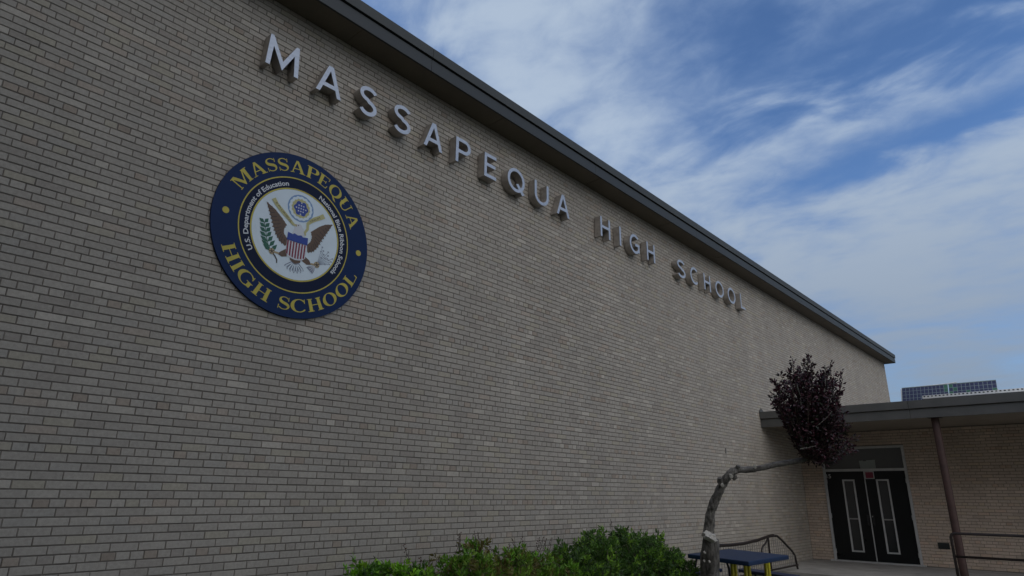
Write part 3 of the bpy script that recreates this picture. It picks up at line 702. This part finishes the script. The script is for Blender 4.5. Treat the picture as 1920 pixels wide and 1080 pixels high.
layer('shield_stripe', [[(-.108+.0365*k,-.10),(-.108+.0365*k+.0195,-.10),(-.106+.0355*k+.0195,-.262-.035*math.sin(math.pi*min(1,(k+.5)/7))),(-.106+.0355*k,-.258-.035*math.sin(math.pi*min(1,(k+.2)/7)))] for k in range(7)], 6, M['red_p'])
layer('shield_band', [[(-.115,-.095),(.149,-.095),(.149,-.02),(.146,0),(.08,-.012),(.06,.006),(.015,-.008),(-.03,.006),(-.05,-.012),(-.112,0)]], 6.4, M['blue_p'])
layer('eagle_head', [arc(.03,.055,.062,.06,0,360,20)[:-1], [(-.03,.10),(.075,.10),(.115,-.0),(-.06,-.0)], arc(.02,.108,.04,.032,0,360,16)[:-1]], 3, M['white'])
layer('beak', [[(-.01,.125),(-.06,.118),(-.075,.098),(-.01,.096)]], 4, M['tan_p']); layer('eagle_eye', [dot(.008, .118, .007)], 4.2, M['brown2'])
layer('star_halo', [dot(.014, .338, .171)], 2, M['skyblue_p']); layer('halo_cloud', [[(.014+(.150+.005*math.cos(16*a))*math.cos(a), .338+(.150+.005*math.cos(16*a))*math.sin(a)) for a in [2*math.pi*i/72 for i in range(72)]]], 2.5, M['seal'])
layer('halo_gold', [[(.014+(.118+.005*math.cos(16*a))*math.cos(a), .338+(.118+.005*math.cos(16*a))*math.sin(a)) for a in [2*math.pi*i/96 for i in range(96)]]], 3, M['cream_p'])
layer('star_field', [[(.016+(.089+.008*math.cos(6*a))*math.cos(a), .336+(.089+.008*math.cos(6*a))*math.sin(a)) for a in [2*math.pi*i/72 for i in range(72)]]], 3.6, M['blue_p'])
def star(cx, cy, r): return [(cx+(r if k % 2 == 0 else r*.45)*math.sin(k*math.pi/5), cy+(r if k % 2 == 0 else r*.45)*math.cos(k*math.pi/5)) for k in range(10)]
layer('star', [star(.016+dx*.031, .336+dy*.036, .0135) for dx, dy in [(0,0),(-1,1),(1,1),(-1,-1),(1,-1),(2,0),(-2,0),(0,2),(0,-2),(0,1.0),(0,-1.0),(1.0,0),(-1.0,0)]], 4.2, M['white'])
rl = [(-.335,.345),(-.29,.29),(-.235,.245),(-.18,.205),(-.125,.165),(-.075,.125),(-.03,.10)]
rr = [(.33,.345),(.27,.30),(.215,.265),(.165,.225),(.125,.175),(.13,.11),(.10,.055),(.11,.02)]
layer('ribbon', [ribbon(rl, [.055,.05,.05,.05,.045,.035,.02])], 4.3, M['cream_p']); layer('ribbon', [ribbon(rr, [.06,.055,.055,.05,.04,.035,.03,.02])], 4.3, M['cream_p'])
def along_line(a, b, h):
    dx, dy = b[0]-a[0], b[1]-a[1]; l = math.hypot(dx, dy); nx, ny = -dy/l, dx/l
    return lambda t, y: (a[0]+dx*t+nx*(y-.35)*h, a[1]+dy*t+ny*(y-.35)*h)
text_mesh('ribbon_lettering', 'E PLURIBUS', along_line((-.30,.305), (-.09,.135), .034), M['brown'], 5.5, .0)
text_mesh('ribbon_lettering', 'UNUM', along_line((.15,.215), (.275,.305), .036), M['brown'], 5.5, .0)
lv_ = []
br = [(-.285,-.29),(-.33,-.22),(-.36,-.14),(-.38,-.06),(-.405,.02)]
for i in range(7):
    t = i/6*3.99; k = int(t); f = t-k; x = br[k][0]*(1-f)+br[k+1][0]*f; y = br[k][1]*(1-f)+br[k+1][1]*f
    for sg_ in (-1, 1):
        a = math.radians(105+sg_*48); L_ = .115-.04*(i/6); w = .024
        dx, dy = math.cos(a), math.sin(a); ex, ey = x+dx*L_, y+dy*L_
        lv_.append([(x, y), (x+dx*L_*.5+dy*w, y+dy*L_*.5-dx*w), (ex, ey), (x+dx*L_*.5-dy*w, y+dy*L_*.5+dx*w)])
layer('olive_branch', [ribbon(br, .008)]+lv_, 3.4, M['green_p'])
layer('branch_stem', [ribbon([(-.275,-.30),(-.235,-.33),(-.205,-.37),(-.20,-.41)], .014)], 3.4, M['brown2'])
layer('talon', [dot(-.277,-.288,.036), ribbon([(-.25,-.29),(-.19,-.29)], .022), dot(.30,-.295,.038), ribbon([(.22,-.305),(.29,-.30)], .022)], 3.8, M['tan_p'])
layer('talon_lines', [ribbon([(-.277+.0, -.288), (-.277+.034*math.cos(a), -.288+.034*math.sin(a))], .008) for a in (.5,1.8,3.1,4.4,5.6)]+[ribbon([(.30,-.295),(.30+.036*math.cos(a), -.295+.036*math.sin(a))], .008) for a in (.5,1.8,3.1,4.4,5.6)], 4.9, M['brown2'])
ar = []
for k in range(9):
    a = math.radians(18+k*7.5); ax, ay = .30+.10*math.cos(a), -.295+.10*math.sin(a); l_ = .17+.035*(k % 3); bx, by = .30+(l_)*math.cos(a), -.295+l_*math.sin(a)
    ar.append(ribbon([(.30,-.295),(bx, by)], .0045)); ar.append([(bx+.016*math.cos(a), by+.016*math.sin(a)), (bx-.012*math.sin(a)-.006, by+.012*math.cos(a)), (bx+.012*math.sin(a)+.004, by-.012*math.cos(a))])
    if k % 2 == 0: bx, by = .30+(l_-.06)*math.cos(a), -.295+(l_-.06)*math.sin(a); ar.append([(bx+.016*math.cos(a), by+.016*math.sin(a)), (bx-.012*math.sin(a)-.006, by+.012*math.cos(a)), (bx+.012*math.sin(a)+.004, by-.012*math.cos(a))])
layer('arrows', ar, 3.0, M['grey_p'])
layer('arrow_fletching', [[(.285,-.315),(.20,-.335),(.17,-.36),(.255,-.42),(.275,-.38)]], 3.2, M['grey_p'])
layer('fletching_lines', [ribbon([(.28,-.32),(.185+.022*k,-.352-.018*k)], .006) for k in range(4)], 4.4, M['white'])

# ------------------------------------------------------------------ fixed small things of the entrance
tx = MB()
def flat_text(name, s, x0, zb, h, y, m_, parent):
    cu = bpy.data.curves.new('digits', 'FONT'); cu.body = s; cu.size = h/.7; cu.offset = .002
    o = bpy.data.objects.new('digits', cu); COL.objects.link(o); dg = bpy.context.evaluated_depsgraph_get(); me = o.evaluated_get(dg).to_mesh()
    b = MB(); xm = min(v.co.x for v in me.vertices)
    b.mesh([(x0+v.co.x-xm, y, zb+v.co.y) for v in me.vertices], [tuple(p.vertices) for p in me.polygons]); o.evaluated_get(dg).to_mesh_clear(); bpy.data.objects.remove(o)
    return b.build(name, m_, parent)
flat_text('door_number', '15', DX0+.062, .475, .095, WB+.0105, M['frame'], dl)
q = MB(); q.box((-3.105, WB-.018, -1.035), (-2.885, WB+.004, -.905)); vt = q.build('wall_vent', M['vent'], B, bevel=.004)
q = MB()
for k in range(4): q.box((-3.085, WB-.022, -1.015+.028*k), (-2.905, WB-.0185, -1.005+.028*k))
q.build('louvre', M['blackm'], vt)
post = thing('porch_post', (-2.375, 15.42, PZ), 'red brown round porch post holding up the dark roof edge', 'post')
q = MB(); q.tube([(-2.375, 15.42, PZ+.012), (-2.375, 15.42, Z_PS-.012)], .070, 20); q.build('shaft', M['rust'], post, smooth=False)
q = MB(); q.box((-2.495, 15.30, Z_PS-.012), (-2.255, 15.54, Z_PS-.0005)); q.build('cap_plate', M['blackm'], post)
q = MB(); q.box((-2.495, 15.30, PZ+.0005), (-2.255, 15.54, PZ+.012)); q.build('base_plate', M['rust'], post)
hr = thing('porch_handrail', (-2.41, 15.0, PZ), 'dark two bar pipe railing in front of the porch post', 'railing')
zt, zl, xr, yr = -.60, -1.00, -2.412, 15.0
q = MB(); q.tube([(xr, yr, PZ+.001), (xr, yr, zt-.07), (xr+.012, yr, zt-.03), (xr+.035, yr, zt-.008), (xr+.07, yr, zt), (xr+2, yr, zt), (xr+6, yr, zt)], .025, 10); q.build('top_rail', M['rail'], hr, smooth=True)
q = MB(); q.tube([(xr+.005, yr, zl), (xr+6, yr, zl)], .022, 10); q.build('lower_rail', M['rail'], hr, smooth=True)
for k in (1, 2, 3):
    q = MB(); q.tube([(xr+1.95*k, yr, PZ+.001), (xr+1.95*k, yr, zt-.015)], .019, 10); q.build('rail_post', M['rail'], hr)

# ---- wire railing beside the long wall
wr = thing('wire_railing', (-5.25, 13.5, GZ), 'brown railing with bent end and thin wire balusters beside the long brick wall', 'railing')
XR = -5.25
tp = [on_x(*p_, XR) for p_ in [(1338,1023.5),(1345,1023),(1370,1022),(1395,1019),(1420,1013),(1440,1006),(1450,1004)]]
q = MB(); q.tube(tp, .028, 8); q.build('top_rail', M['rail'], wr, smooth=True)
ep = [on_x(*p_, XR) for p_ in [(1450,1004),(1457,1005),(1468,1015),(1484,1032),(1490,1041),(1494,1058),(1497,1072)]]
ep.append(Vector((XR, ep[-1].y+.02, GZ+.0)))
q = MB(); q.tube(ep, .022, 8); q.build('bent_end', M['rail'], wr, smooth=True)
lp_ = [on_x(*p_, XR+.03) for p_ in [(1440,1008),(1436,1018),(1430,1025),(1428,1032),(1429,1042)]]
q = MB(); q.tube(lp_, .017, 6); q.build('bracket', M['rail'], wr, smooth=True)
def z_on(y, pts):
    for a, b in zip(pts, pts[1:]):
        if a.y <= y <= b.y: return a.z+(b.z-a.z)*(y-a.y)/(b.y-a.y)
    return pts[-1].z
yb = tp[0].y+.05
while yb < tp[-1].y:
    zt_ = z_on(yb, tp); q = MB(); q.tube([(XR, yb, GZ+.16), (XR+RNG.uniform(-.006, .006), yb+RNG.uniform(-.006, .006), zt_-.02)], .0055, 5); q.build('baluster', M['wire'], wr); yb += .105
for yy in np.arange(tp[-1].y+.08, ep[-2].y-.05, .105):
    q = MB(); q.tube([(XR, yy, GZ+.16), (XR, yy, z_on(yy, ep)-.02)], .0055, 5); q.build('baluster', M['wire'], wr)
q = MB(); q.tube([(XR, tp[0].y, GZ+.16), (XR, ep[-1].y, GZ+.16)], .018, 8); q.build('bottom_rail', M['rail'], wr)
q = MB(); q.tube([(XR, tp[0].y, GZ), (XR, tp[0].y, tp[0].z)], .022, 8); q.build('rail_post', M['rail'], wr)
q = MB(); q.tube([(XR, tp[-2].y, GZ), (XR, tp[-2].y, tp[-2].z)], .02, 8); q.build('rail_post', M['rail'], wr)

# ------------------------------------------------------------------ picnic table
TZ = -.75
cz = [on_z for on_z in [None]]
def on_zp(px, py, Z): d = ray(px, py); return d*(Z/d.z)
tc_ = [on_zp(*p_, TZ) for p_ in [(1289,1038.5),(1403.5,1053),(1479,1041),(1356,1030)]]
ctr = sum(tc_, Vector())/4
ctr = (tc_[0]+tc_[2])/2; ax = (tc_[2]-tc_[1]).normalized(); ay = (tc_[0]-tc_[1]).normalized()
hx = (tc_[2]-tc_[1]).length/2; hy = (tc_[0]-tc_[1]).length/2
pt = thing('picnic_table', (ctr.x, ctr.y, GZ), 'blue square picnic table with yellow legs and navy benches behind the leaning tree', 'table')
def oriented(b, cx, cy, sx, sy, z0, z1):
    o = [(-sx,-sy),(sx,-sy),(sx,sy),(-sx,sy)]; P = [ctr+ax*(cx+p)+ay*(cy+q_) for p, q_ in o]
    b.mesh([(p.x, p.y, z0) for p in P]+[(p.x, p.y, z1) for p in P], [(0,3,2,1),(4,5,6,7),(0,1,5,4),(1,2,6,5),(2,3,7,6),(3,0,4,7)])
q = MB(); oriented(q, 0, 0, hx, hy, TZ-.055, TZ); q.build('tabletop', M['table'], pt, bevel=.012)
def W2(cx, cy, z): p = ctr+ax*cx+ay*cy; return (p.x, p.y, z)
for (lx, ly) in ((1371.5,1049), (1377,1047.5), (1396,1048), (1402.5,1046.5), (1434,1045.5), (1439,1044), (1334,1041), (1343,1040)):
    P = on_zp(lx, ly, TZ-.056); q = MB(); q.tube([(P.x, P.y, GZ+.002), tuple(P)], .024, 12); q.build('leg', M['yellow'], pt)
SEATZ = -1.04
for sgn in (-1, 1):
    q = MB(); oriented(q, sgn*(hx+.30), 0, .14, hy*.92, SEATZ-.045, SEATZ); bnch = q.build('bench', M['bench'], pt, bevel=.01)
    q = MB(); oriented(q, 0, sgn*(hy+.30), hx*.92, .14, SEATZ-.045, SEATZ); q.build('bench', M['bench'], pt, bevel=.01)
    for t_ in (-.25, .25):
        q = MB(); q.tube([W2(sgn*(hx+.30), t_, SEATZ-.046), W2(sgn*(hx+.26), t_, SEATZ-.12), W2(sgn*(hx*.4), t_, SEATZ-.2), W2(0, t_, SEATZ-.2)], .018, 8); q.build('bench_arm', M['blackm'], pt, smooth=True)
        q = MB(); q.tube([W2(t_, sgn*(hy+.30), SEATZ-.046), W2(t_, sgn*(hy+.26), SEATZ-.12), W2(t_, sgn*hy*.4, SEATZ-.24), W2(t_, 0, SEATZ-.24)], .018, 8); q.build('bench_arm', M['blackm'], pt, smooth=True)
    bx_, by_ = ((1309, 1040), (1360, 1047))[sgn > 0]; P = on_zp(bx_, by_, TZ-.056); dv = -CR*(.05 if sgn < 0 else -.04); dv.z = 0
    q = MB(); q.tube([tuple(P), tuple(P+dv*.4+Vector((0, 0, -.04))), tuple(P+dv+Vector((0, 0, -.14))), tuple(P+dv*1.3+Vector((0, 0, GZ+.002-P.z)))], .016, 8); q.build('brace', M['blackm'], pt, smooth=True)

# ------------------------------------------------------------------ leaning purple-leaved tree
TD = 7.3
b0 = at(1330, 1080, TD)
base = Vector((b0.x+.01, b0.y-.02, GZ))
tree = thing('purple_leaf_tree', (base.x, base.y, GZ), 'leaning tree with sawn stump, long bare limb and dark purple crown', 'tree')
trunk_pts = [base, base.lerp(b0, .5), at(1331,1078,TD), at(1331,1060,TD), at(1331,1040,TD), at(1332,1025,TD), at(1333,1010,TD)]
q = MB(); q.bark_tube(trunk_pts, [.15,.112,.104,.104,.101,.095,.082], 44, .018, .16, 3, 3.2); q.build('trunk', M['bark'], tree, smooth=True)
# sawn face: tilted pale wood, uneven
cc = at(1331.5, 1004, TD-.055); nrm = (Vector((0, 0, 1))*.75 - CF*.55 + CR*.35).normalized(); e1 = nrm.cross(CF).normalized(); e2 = nrm.cross(e1)
q = MB(); ring = []
for k in range(16):
    a = 2*math.pi*k/16; rr_ = .078*(1+.22*RNG.uniform(-1, 1)); ring.append(cc+e1*math.cos(a)*rr_*1.05+e2*math.sin(a)*rr_*.85+nrm*RNG.uniform(-.012, .012))
low = [p_-nrm*.05+(cc-p_)*.12 for p_ in ring]
top = [cc+(p_-cc)*.5+nrm*RNG.uniform(.0, .02) for p_ in ring]
vs = [cc+nrm*.012]+top+ring+low
fs = [(0, 1+k, 1+(k+1) % 16) for k in range(16)]+[(1+k, 17+k, 17+(k+1) % 16, 1+(k+1) % 16) for k in range(16)]+[(17+k, 33+k, 33+(k+1) % 16, 17+(k+1) % 16) for k in range(16)]
q.mesh(vs, fs); q.build('sawn_face', M['cut'], tree)
limb = [at(1331,1025,TD+.02), at(1329,1000,TD+.05), at(1330,985,TD+.06), at(1332,965,TD+.06), at(1336,950,TD+.05), at(1342,935,TD+.04), at(1350,918,TD+.03), at(1358,903,TD+.02), at(1365,893,TD), at(1374,885,TD), at(1384,880.5,TD)]
q = MB(); q.bark_tube(limb, [.080,.060,.053,.049,.049,.046,.045,.043,.044,.042,.032], 32, .012, .30, 8, 6); lo_ = q.build('limb', M['bark_limb'], tree, smooth=True)
for (x_, y_, dx_, dy_, r_) in ((1350,905,0,-9,.026), (1376,893,3,6,.024), (1383,878,2,-5,.022)):
    q = MB(); a_ = at(x_, y_, TD-.01); q.tube([a_, at(x_+dx_, y_+dy_, TD-.02)], [r_*1.3, r_], 10, jit=.3); q.build('cut_stub', M['bark'], lo_)
for (x_, y_, s_) in ((1355, 910, .02), (1371, 893, .026), (1416, 876, .016), (1322, 1037, .012), (1321, 1053, .010), (1331, 1054, .010)):
    cpt = at(x_, y_, TD-.065 if y_ < 1000 else TD-.135); q = MB()
    ppts = [cpt+CR*s_*math.cos(a)*RNG.uniform(.6, 1.1)+CU*s_*math.sin(a)*RNG.uniform(.8, 1.4) for a in [2*math.pi*k/9 for k in range(9)]]
    q.mesh([cpt-CF*.004]+ppts+[p_+CF*.03 for p_ in ppts], [(0, 1+k, 1+(k+1) % 9) for k in range(9)]+[(1+k, 10+k, 10+(k+1) % 9, 1+(k+1) % 9) for k in range(9)]); q.build('bark_wound', M['cut'], tree)
arm = [at(1382,880.5,TD), at(1395,881,TD), at(1410,880,TD), at(1425,877.5,TD-.01), at(1445,873,TD-.01), at(1465,869,TD), at(1485,866,TD), at(1505,862,TD), at(1525,852,TD)]
q = MB(); q.bark_tube(arm, [.038,.034,.032,.031,.031,.030,.029,.027,.022], 24, .015, .17, 5, 9); q.build('leaning_limb', M['bark_pale'], tree, smooth=True)

def leaf_quad(b, p, d, s, w, rng, fold=.25):
    """small folded leaf: 4 triangles"""
    d = d.normalized(); sd = d.cross(Vector((rng.uniform(-1,1), rng.uniform(-1,1), rng.uniform(-1,1)))).normalized(); up = sd.cross(d)
    mid = p+d*s*.5; tip = p+d*s-up*s*.12
    l = mid+sd*w*.5+up*w*fold; r = mid-sd*w*.5+up*w*fold
    b.mesh([p, l, mid, r, tip], [(0,1,2),(0,2,3),(1,4,2),(2,4,3)])
outline = [(1484,671),(1493,690),(1513,668),(1521,680),(1528,704),(1538,706),(1548,688),(1557,683),(1563,702),(1576,698),(1580,710),(1574,735),(1572,762),(1588,775),(1594,800),(1606,822),(1606,845),(1590,852),(1572,846),(1566,868),(1540,872),(1512,868),(1498,850),(1484,812),(1470,790),(1460,768),(1444,752),(1445,740),(1456,732),(1446,712),(1462,702),(1476,706),(1480,690)]
outline = [((x-1522)*1.02+1523, (y-776)*1.01+774) for x, y in outline]
def inside(x, y, P):
    c = False; j = len(P)-1
    for i in range(len(P)):
        if ((P[i][1] > y) != (P[j][1] > y)) and x < (P[j][0]-P[i][0])*(y-P[i][1])/(P[j][1]-P[i][1])+P[i][0]: c = not c
        j = i
    return c
rg = random.Random(4)
leaves = MB(); twigs = MB()
def purple():
    t = rg.random()
    if t < .12: c = (.030, .036, .020)
    elif t < .42: c = (.060, .016, .026)
    elif t < .60: c = (.085, .022, .034)
    else: c = (.024, .010, .015)
    k = rg.uniform(.7, 1.3); return tuple(v*k for v in c)
trunk_end = at(1508, 860, TD)
nb = 0
while nb < 150:
    if nb < len(outline): tx_, ty_ = outline[nb]; tx_ = tx_*.97+1520*.03; ty_ = ty_*.97+780*.03
    else:
        tx_, ty_ = rg.uniform(1440, 1606), rg.uniform(668, 872)
        if not inside(tx_, ty_, outline): continue
    hw = 1-abs(ty_-790)/130
    dp = TD+rg.gauss(0, .17)+.02
    E_ = at(tx_, ty_, dp); S_ = arm[-1].lerp(trunk_end, rg.random())+Vector((0, 0, 0))
    mid_ = S_.lerp(E_, .5)+CR*rg.uniform(-.06, .06)+CF*rg.uniform(-.06, .06)+Vector((0, 0, -.04))
    n = 9; pts = []
    for i in range(n+1):
        t = i/n; pts.append(S_*(1-t)**2+mid_*2*t*(1-t)+E_*t*t)
    twigs.tube(pts, [.009*(1-i/n)+.0022 for i in range(n+1)], 4, cap=False)
    L_ = (E_-S_).length; nl = int(12+L_*58)
    for k in range(nl):
        t = 1-rg.random()**1.35*.72; i = min(int(t*n), n-1); p_ = pts[i].lerp(pts[i+1], t*n-i)
        d = Vector((rg.gauss(0,1), rg.gauss(0,1), rg.gauss(.15,.8))).normalized()
        leaves.c = purple(); s_ = rg.uniform(.030, .054)
        leaf_quad(leaves, p_+d*rg.uniform(0, .03), d+(pts[i+1]-pts[i]).normalized()*.7, s_, s_*.55, rg)
    nb += 1
k = 0
while k < 2700:
    x_, y_ = rg.uniform(1450, 1600), rg.uniform(700, 870)
    if not inside(x_, y_, [((px-1520)*.82+1516, (py-785)*.84+785) for px, py in outline]): continue
    d = Vector((rg.gauss(0,1), rg.gauss(0,1), rg.gauss(-.1,.8))); leaves.c = purple(); s_ = rg.uniform(.032, .055)
    leaf_quad(leaves, at(x_, y_, TD+rg.gauss(.03, .19)), d, s_, s_*.55, rg); k += 1
crown = leaves.build('crown', M['leaf_red'], tree, color=True)
twigs.build('twigs', M['twig'], tree)
pale = MB()
for A_, B_ in (((1545,735),(1547,708)), ((1502,760),(1494,722)), ((1500,842),(1530,836)), ((1503,700),(1512,676)), ((1560,772),(1530,800))):
    pale.tube([at(*A_, TD-.22), at((A_[0]+B_[0])/2+2, (A_[1]+B_[1])/2, TD-.21), at(*B_, TD-.2)], [.005,.004,.003], 5)
pale.build('pale_twigs', M['twig_pale'], tree)

# ------------------------------------------------------------------ shrubs along the foot of the wall
def shrub(name, label, X0, profile, pal, seed, sprigs=0, dens=1.0, leaf=(.055, .09), depth=.55):
    """profile: picture silhouette turned into heights on the plane x = X0"""
    rng = random.Random(seed)
    pr = [on_x(px, py, X0) for px, py in profile]; pr.sort(key=lambda p_: p_.y)
    ya, yb = pr[0].y, pr[-1].y
    def top(y):
        if y <= pr[0].y: return pr[0].z
        for a, b in zip(pr, pr[1:]):
            if a.y <= y <= b.y: return a.z+(b.z-a.z)*(y-a.y)/(b.y-a.y)
        return pr[-1].z
    root = thing(name, (X0, (ya+yb)/2, GZ), label, 'shrub', 'shrubs along the foot of the brick wall')
    lv, st = MB(), MB(); ns = int(820*dens*(yb-ya))
    for k in range(ns):
        y = rng.uniform(ya-.05, yb+.05); xx = rng.uniform(-1, 1)
        edge = min(1, max(0, (y-ya+.12)/.35), max(0, (yb+.12-y)/.35))**.5
        zt = top(y); h = (zt-GZ)*edge; hh = h*math.sqrt(max(0, 1-abs(xx)**2.6))
        f = rng.random()**.45
        x = X0+xx*depth*(.6+.4*f); z = GZ+max(.08, hh*f)
        if x < WA+.06: x = WA+.06+rng.random()*.05
        bump_ = .05*math.sin(y*9+xx*4)+.04*math.sin(y*17+2)
        p0 = Vector((x, y, z+bump_*f-.09))
        dr_ = Vector((xx*.7+rng.gauss(0,.45), rng.gauss(0,.5), .75+rng.gauss(0,.3))).normalized()
        L_ = rng.uniform(.06, .12); tipp = p0+dr_*L_
        st.tube([p0-dr_*.10, tipp], [.003, .0018], 3, cap=False)
        col = pal[min(len(pal)-1, int(rng.random()*len(pal)))]; br_ = rng.uniform(.75, 1.25)
        for j in range(9):
            t = j/8; q_ = p0.lerp(tipp, t); a = j*2.4+rng.random(); sd = dr_.cross(Vector((math.sin(a), math.cos(a), .3))).normalized()
            d = (sd*(1.0-.6*t)+dr_*(.35+.7*t)).normalized(); s_ = rng.uniform(*leaf)*(1-.35*t)
            kk = br_*rng.uniform(.8, 1.2)*(1.2+.35*t); lv.c = tuple(v*kk for v in col); leaf_quad(lv, q_, d, s_, s_*.46, rng, .18)
    for k in range(sprigs):
        y = rng.uniform(ya+.1, yb-.1); z = top(y); p0 = Vector((X0+rng.uniform(-.2,.2), y, z-.1)); hgt = rng.uniform(.12, .24)
        e_ = p0+Vector((rng.uniform(-.08,.08), rng.uniform(-.14,.14), hgt)); st.tube([p0, p0.lerp(e_, .5)+Vector((.01,.01,0)), e_], [.004,.003,.002], 3, cap=False)
        for j in range(10):
            q_ = p0.lerp(e_, .35+.065*j); lv.c = tuple(v*rng.uniform(.7,1.2) for v in ((.10,.045,.03) if j > 4 else (.07,.06,.02)))
            leaf_quad(lv, q_, Vector((rng.gauss(0,1), rng.gauss(0,1), .5)), .028, .012, rng)
    tag(lv.build('foliage', M['leaf'], root, color=True), kind='stuff')
    st.build('stems', M['twig'], root)
    q = MB()
    for k in range(7):
        yy = ya+(yb-ya)*(k+.5)/7
        q.tube([(X0, yy, GZ), (X0+rng.uniform(-.1,.1), yy+rng.uniform(-.1,.1), GZ+.5*(top(yy)-GZ))], [.014,.008], 6)
    q.build('stem_base', M['twig'], root)
    return root
G1 = [(.15,.33,.022), (.12,.27,.025), (.09,.20,.022), (.21,.38,.03), (.06,.14,.018)]
G2 = [(.11,.22,.022), (.15,.24,.03), (.15,.16,.035), (.08,.17,.02), (.13,.28,.025), (.13,.11,.035)]
G3 = [(.065,.135,.025), (.085,.165,.03), (.05,.10,.022), (.10,.20,.028), (.16,.29,.03), (.04,.08,.02)]
shrub('shrub', 'low bright green shrub, the one farthest from the tree along the wall', -5.0, [(618,1094),(645,1078),(689,1060),(715,1052),(745,1045),(785,1052),(812,1048)], G1, 21, sprigs=3)
shrub('shrub', 'green and olive shrub with reddish upright shoots between the two other shrubs', -5.0, [(806,1042),(825,1028),(850,1019),(880,1016),(905,1020),(935,1024),(975,1029),(1010,1027),(1050,1024)], G2, 22, sprigs=12)
shrub('shrub', 'tallest rounded dense green shrub next to the picnic table', -4.95, [(1035,1034),(1060,1023),(1085,1010),(1105,1000),(1130,992),(1170,987),(1200,993),(1225,1005),(1248,1022),(1262,1040),(1274,1066)], G3, 23, sprigs=2)

# ------------------------------------------------------------------ far roof block and solar panels
RB = thing('rear_roof_block', (-3, 29.2, GZ), 'flat roofed rear block with white dotted roof edge beyond the porch roof', 'building')
cyb = 28.97
q = MB(); q.box((-4.70, cyb+.04, 1.9), (8, 42, 3.66)); q.build('wall', M['fascia2'], RB)
x = -4.74
while x < 8:
    q = MB(); q.box((x, cyb, 3.668), (min(x+2.3, 8)-.01, cyb+.10, 3.706)); q.build('coping_panel', M['whitepaint'], RB); x += 2.3
q = MB(); q.box((-4.74, cyb+.03, 3.712), (8, cyb+.09, 3.79)); q.build('upstand', M['whitepaint'], RB)
for k in range(80):
    q = MB(); x = -4.70+k*.125; q.box((x, cyb+.022, 3.730), (x+.058, cyb+.031, 3.772)); q.build('drain_hole', M['dark'], RB)
SA = thing('solar_panel_rack', (-4.1, 30.2, 1.88), 'long dark blue solar panel rack with pale grid above the porch roof', 'solar panel')
ya_, tilt = 30.0, math.radians(62)
pc0, pc1 = on_y(1693, 752, ya_), on_y(1866, 741, ya_)
xA, xB, zB = -5.62, -2.47, 3.72
def panel(x0, x1, n):
    L_ = x1-x0; rows = 4; rh = .172; cw = L_/n
    def PP(u, v, d): return (x0+u, ya_+v*math.cos(tilt)-d*math.sin(tilt), zB+v*math.sin(tilt)+d*math.cos(tilt))
    root = MB(); root.poly([[(0,0),(L_,0),(L_,rows*rh),(0,rows*rh)]], .0, PP); root.poly([[(0,0),(L_,0),(L_,rows*rh),(0,rows*rh)]], -.03, PP); p_ = root.build('panel', M['grid'], SA)
    for i in range(n):
        for j in range(rows):
            c = MB(); g_ = .009; mt = 'cellg' if (i in (0, n-1) and RNG.random() < .6) or RNG.random() < .04 else 'cell'
            c.poly([[(i*cw+g_, j*rh+g_), ((i+1)*cw-g_, j*rh+g_), ((i+1)*cw-g_, (j+1)*rh-g_), (i*cw+g_, (j+1)*rh-g_)]], .004, PP); c.build('cell', M[mt], p_)
    e = MB()
    for (a, b) in (((0,0),(L_,0)), ((0,rows*rh),(L_,rows*rh))): e.bar(PP(*a, .005), PP(*b, .005), .03, .03)
    e.build('panel_rim', M['grid'], p_)
panel(xA, -4.03, 12); panel(-4.0, xB, 11)
yt, ztop = ya_+.688*math.cos(tilt), zB+.688*math.sin(tilt)
q = MB(); q.mesh([(xA-.02, ya_, zB-.1), (xA-.02, ya_+.70, zB-.1), (xA-.02, yt, ztop), (xA-.05, ya_, zB-.1), (xA-.05, ya_+.70, zB-.1), (xA-.05, yt, ztop)], [(0,1,2),(5,4,3),(0,3,4,1),(1,4,5,2),(2,5,3,0)]); q.build('end_plate', M['whitepaint'], SA)
q = MB(); q.box((xA-.06, ya_-.02, 1.88), (xA+.0, ya_+.04, zB)); q.build('rack_leg', M['whitepaint'], SA)
q = MB(); q.box((xB-.06, ya_+.5, 1.88), (xB, ya_+.56, zB+.3)); q.build('rack_leg', M['whitepaint'], SA)
q = MB(); q.tube([(xA+.1, yt+.02, ztop+.0), (xA+1.6, yt+.02, ztop+.03), (xA+1.9, yt+.02, ztop+.05)], .02, 6); q.build('cable_pipe', M['whitepaint'], SA)
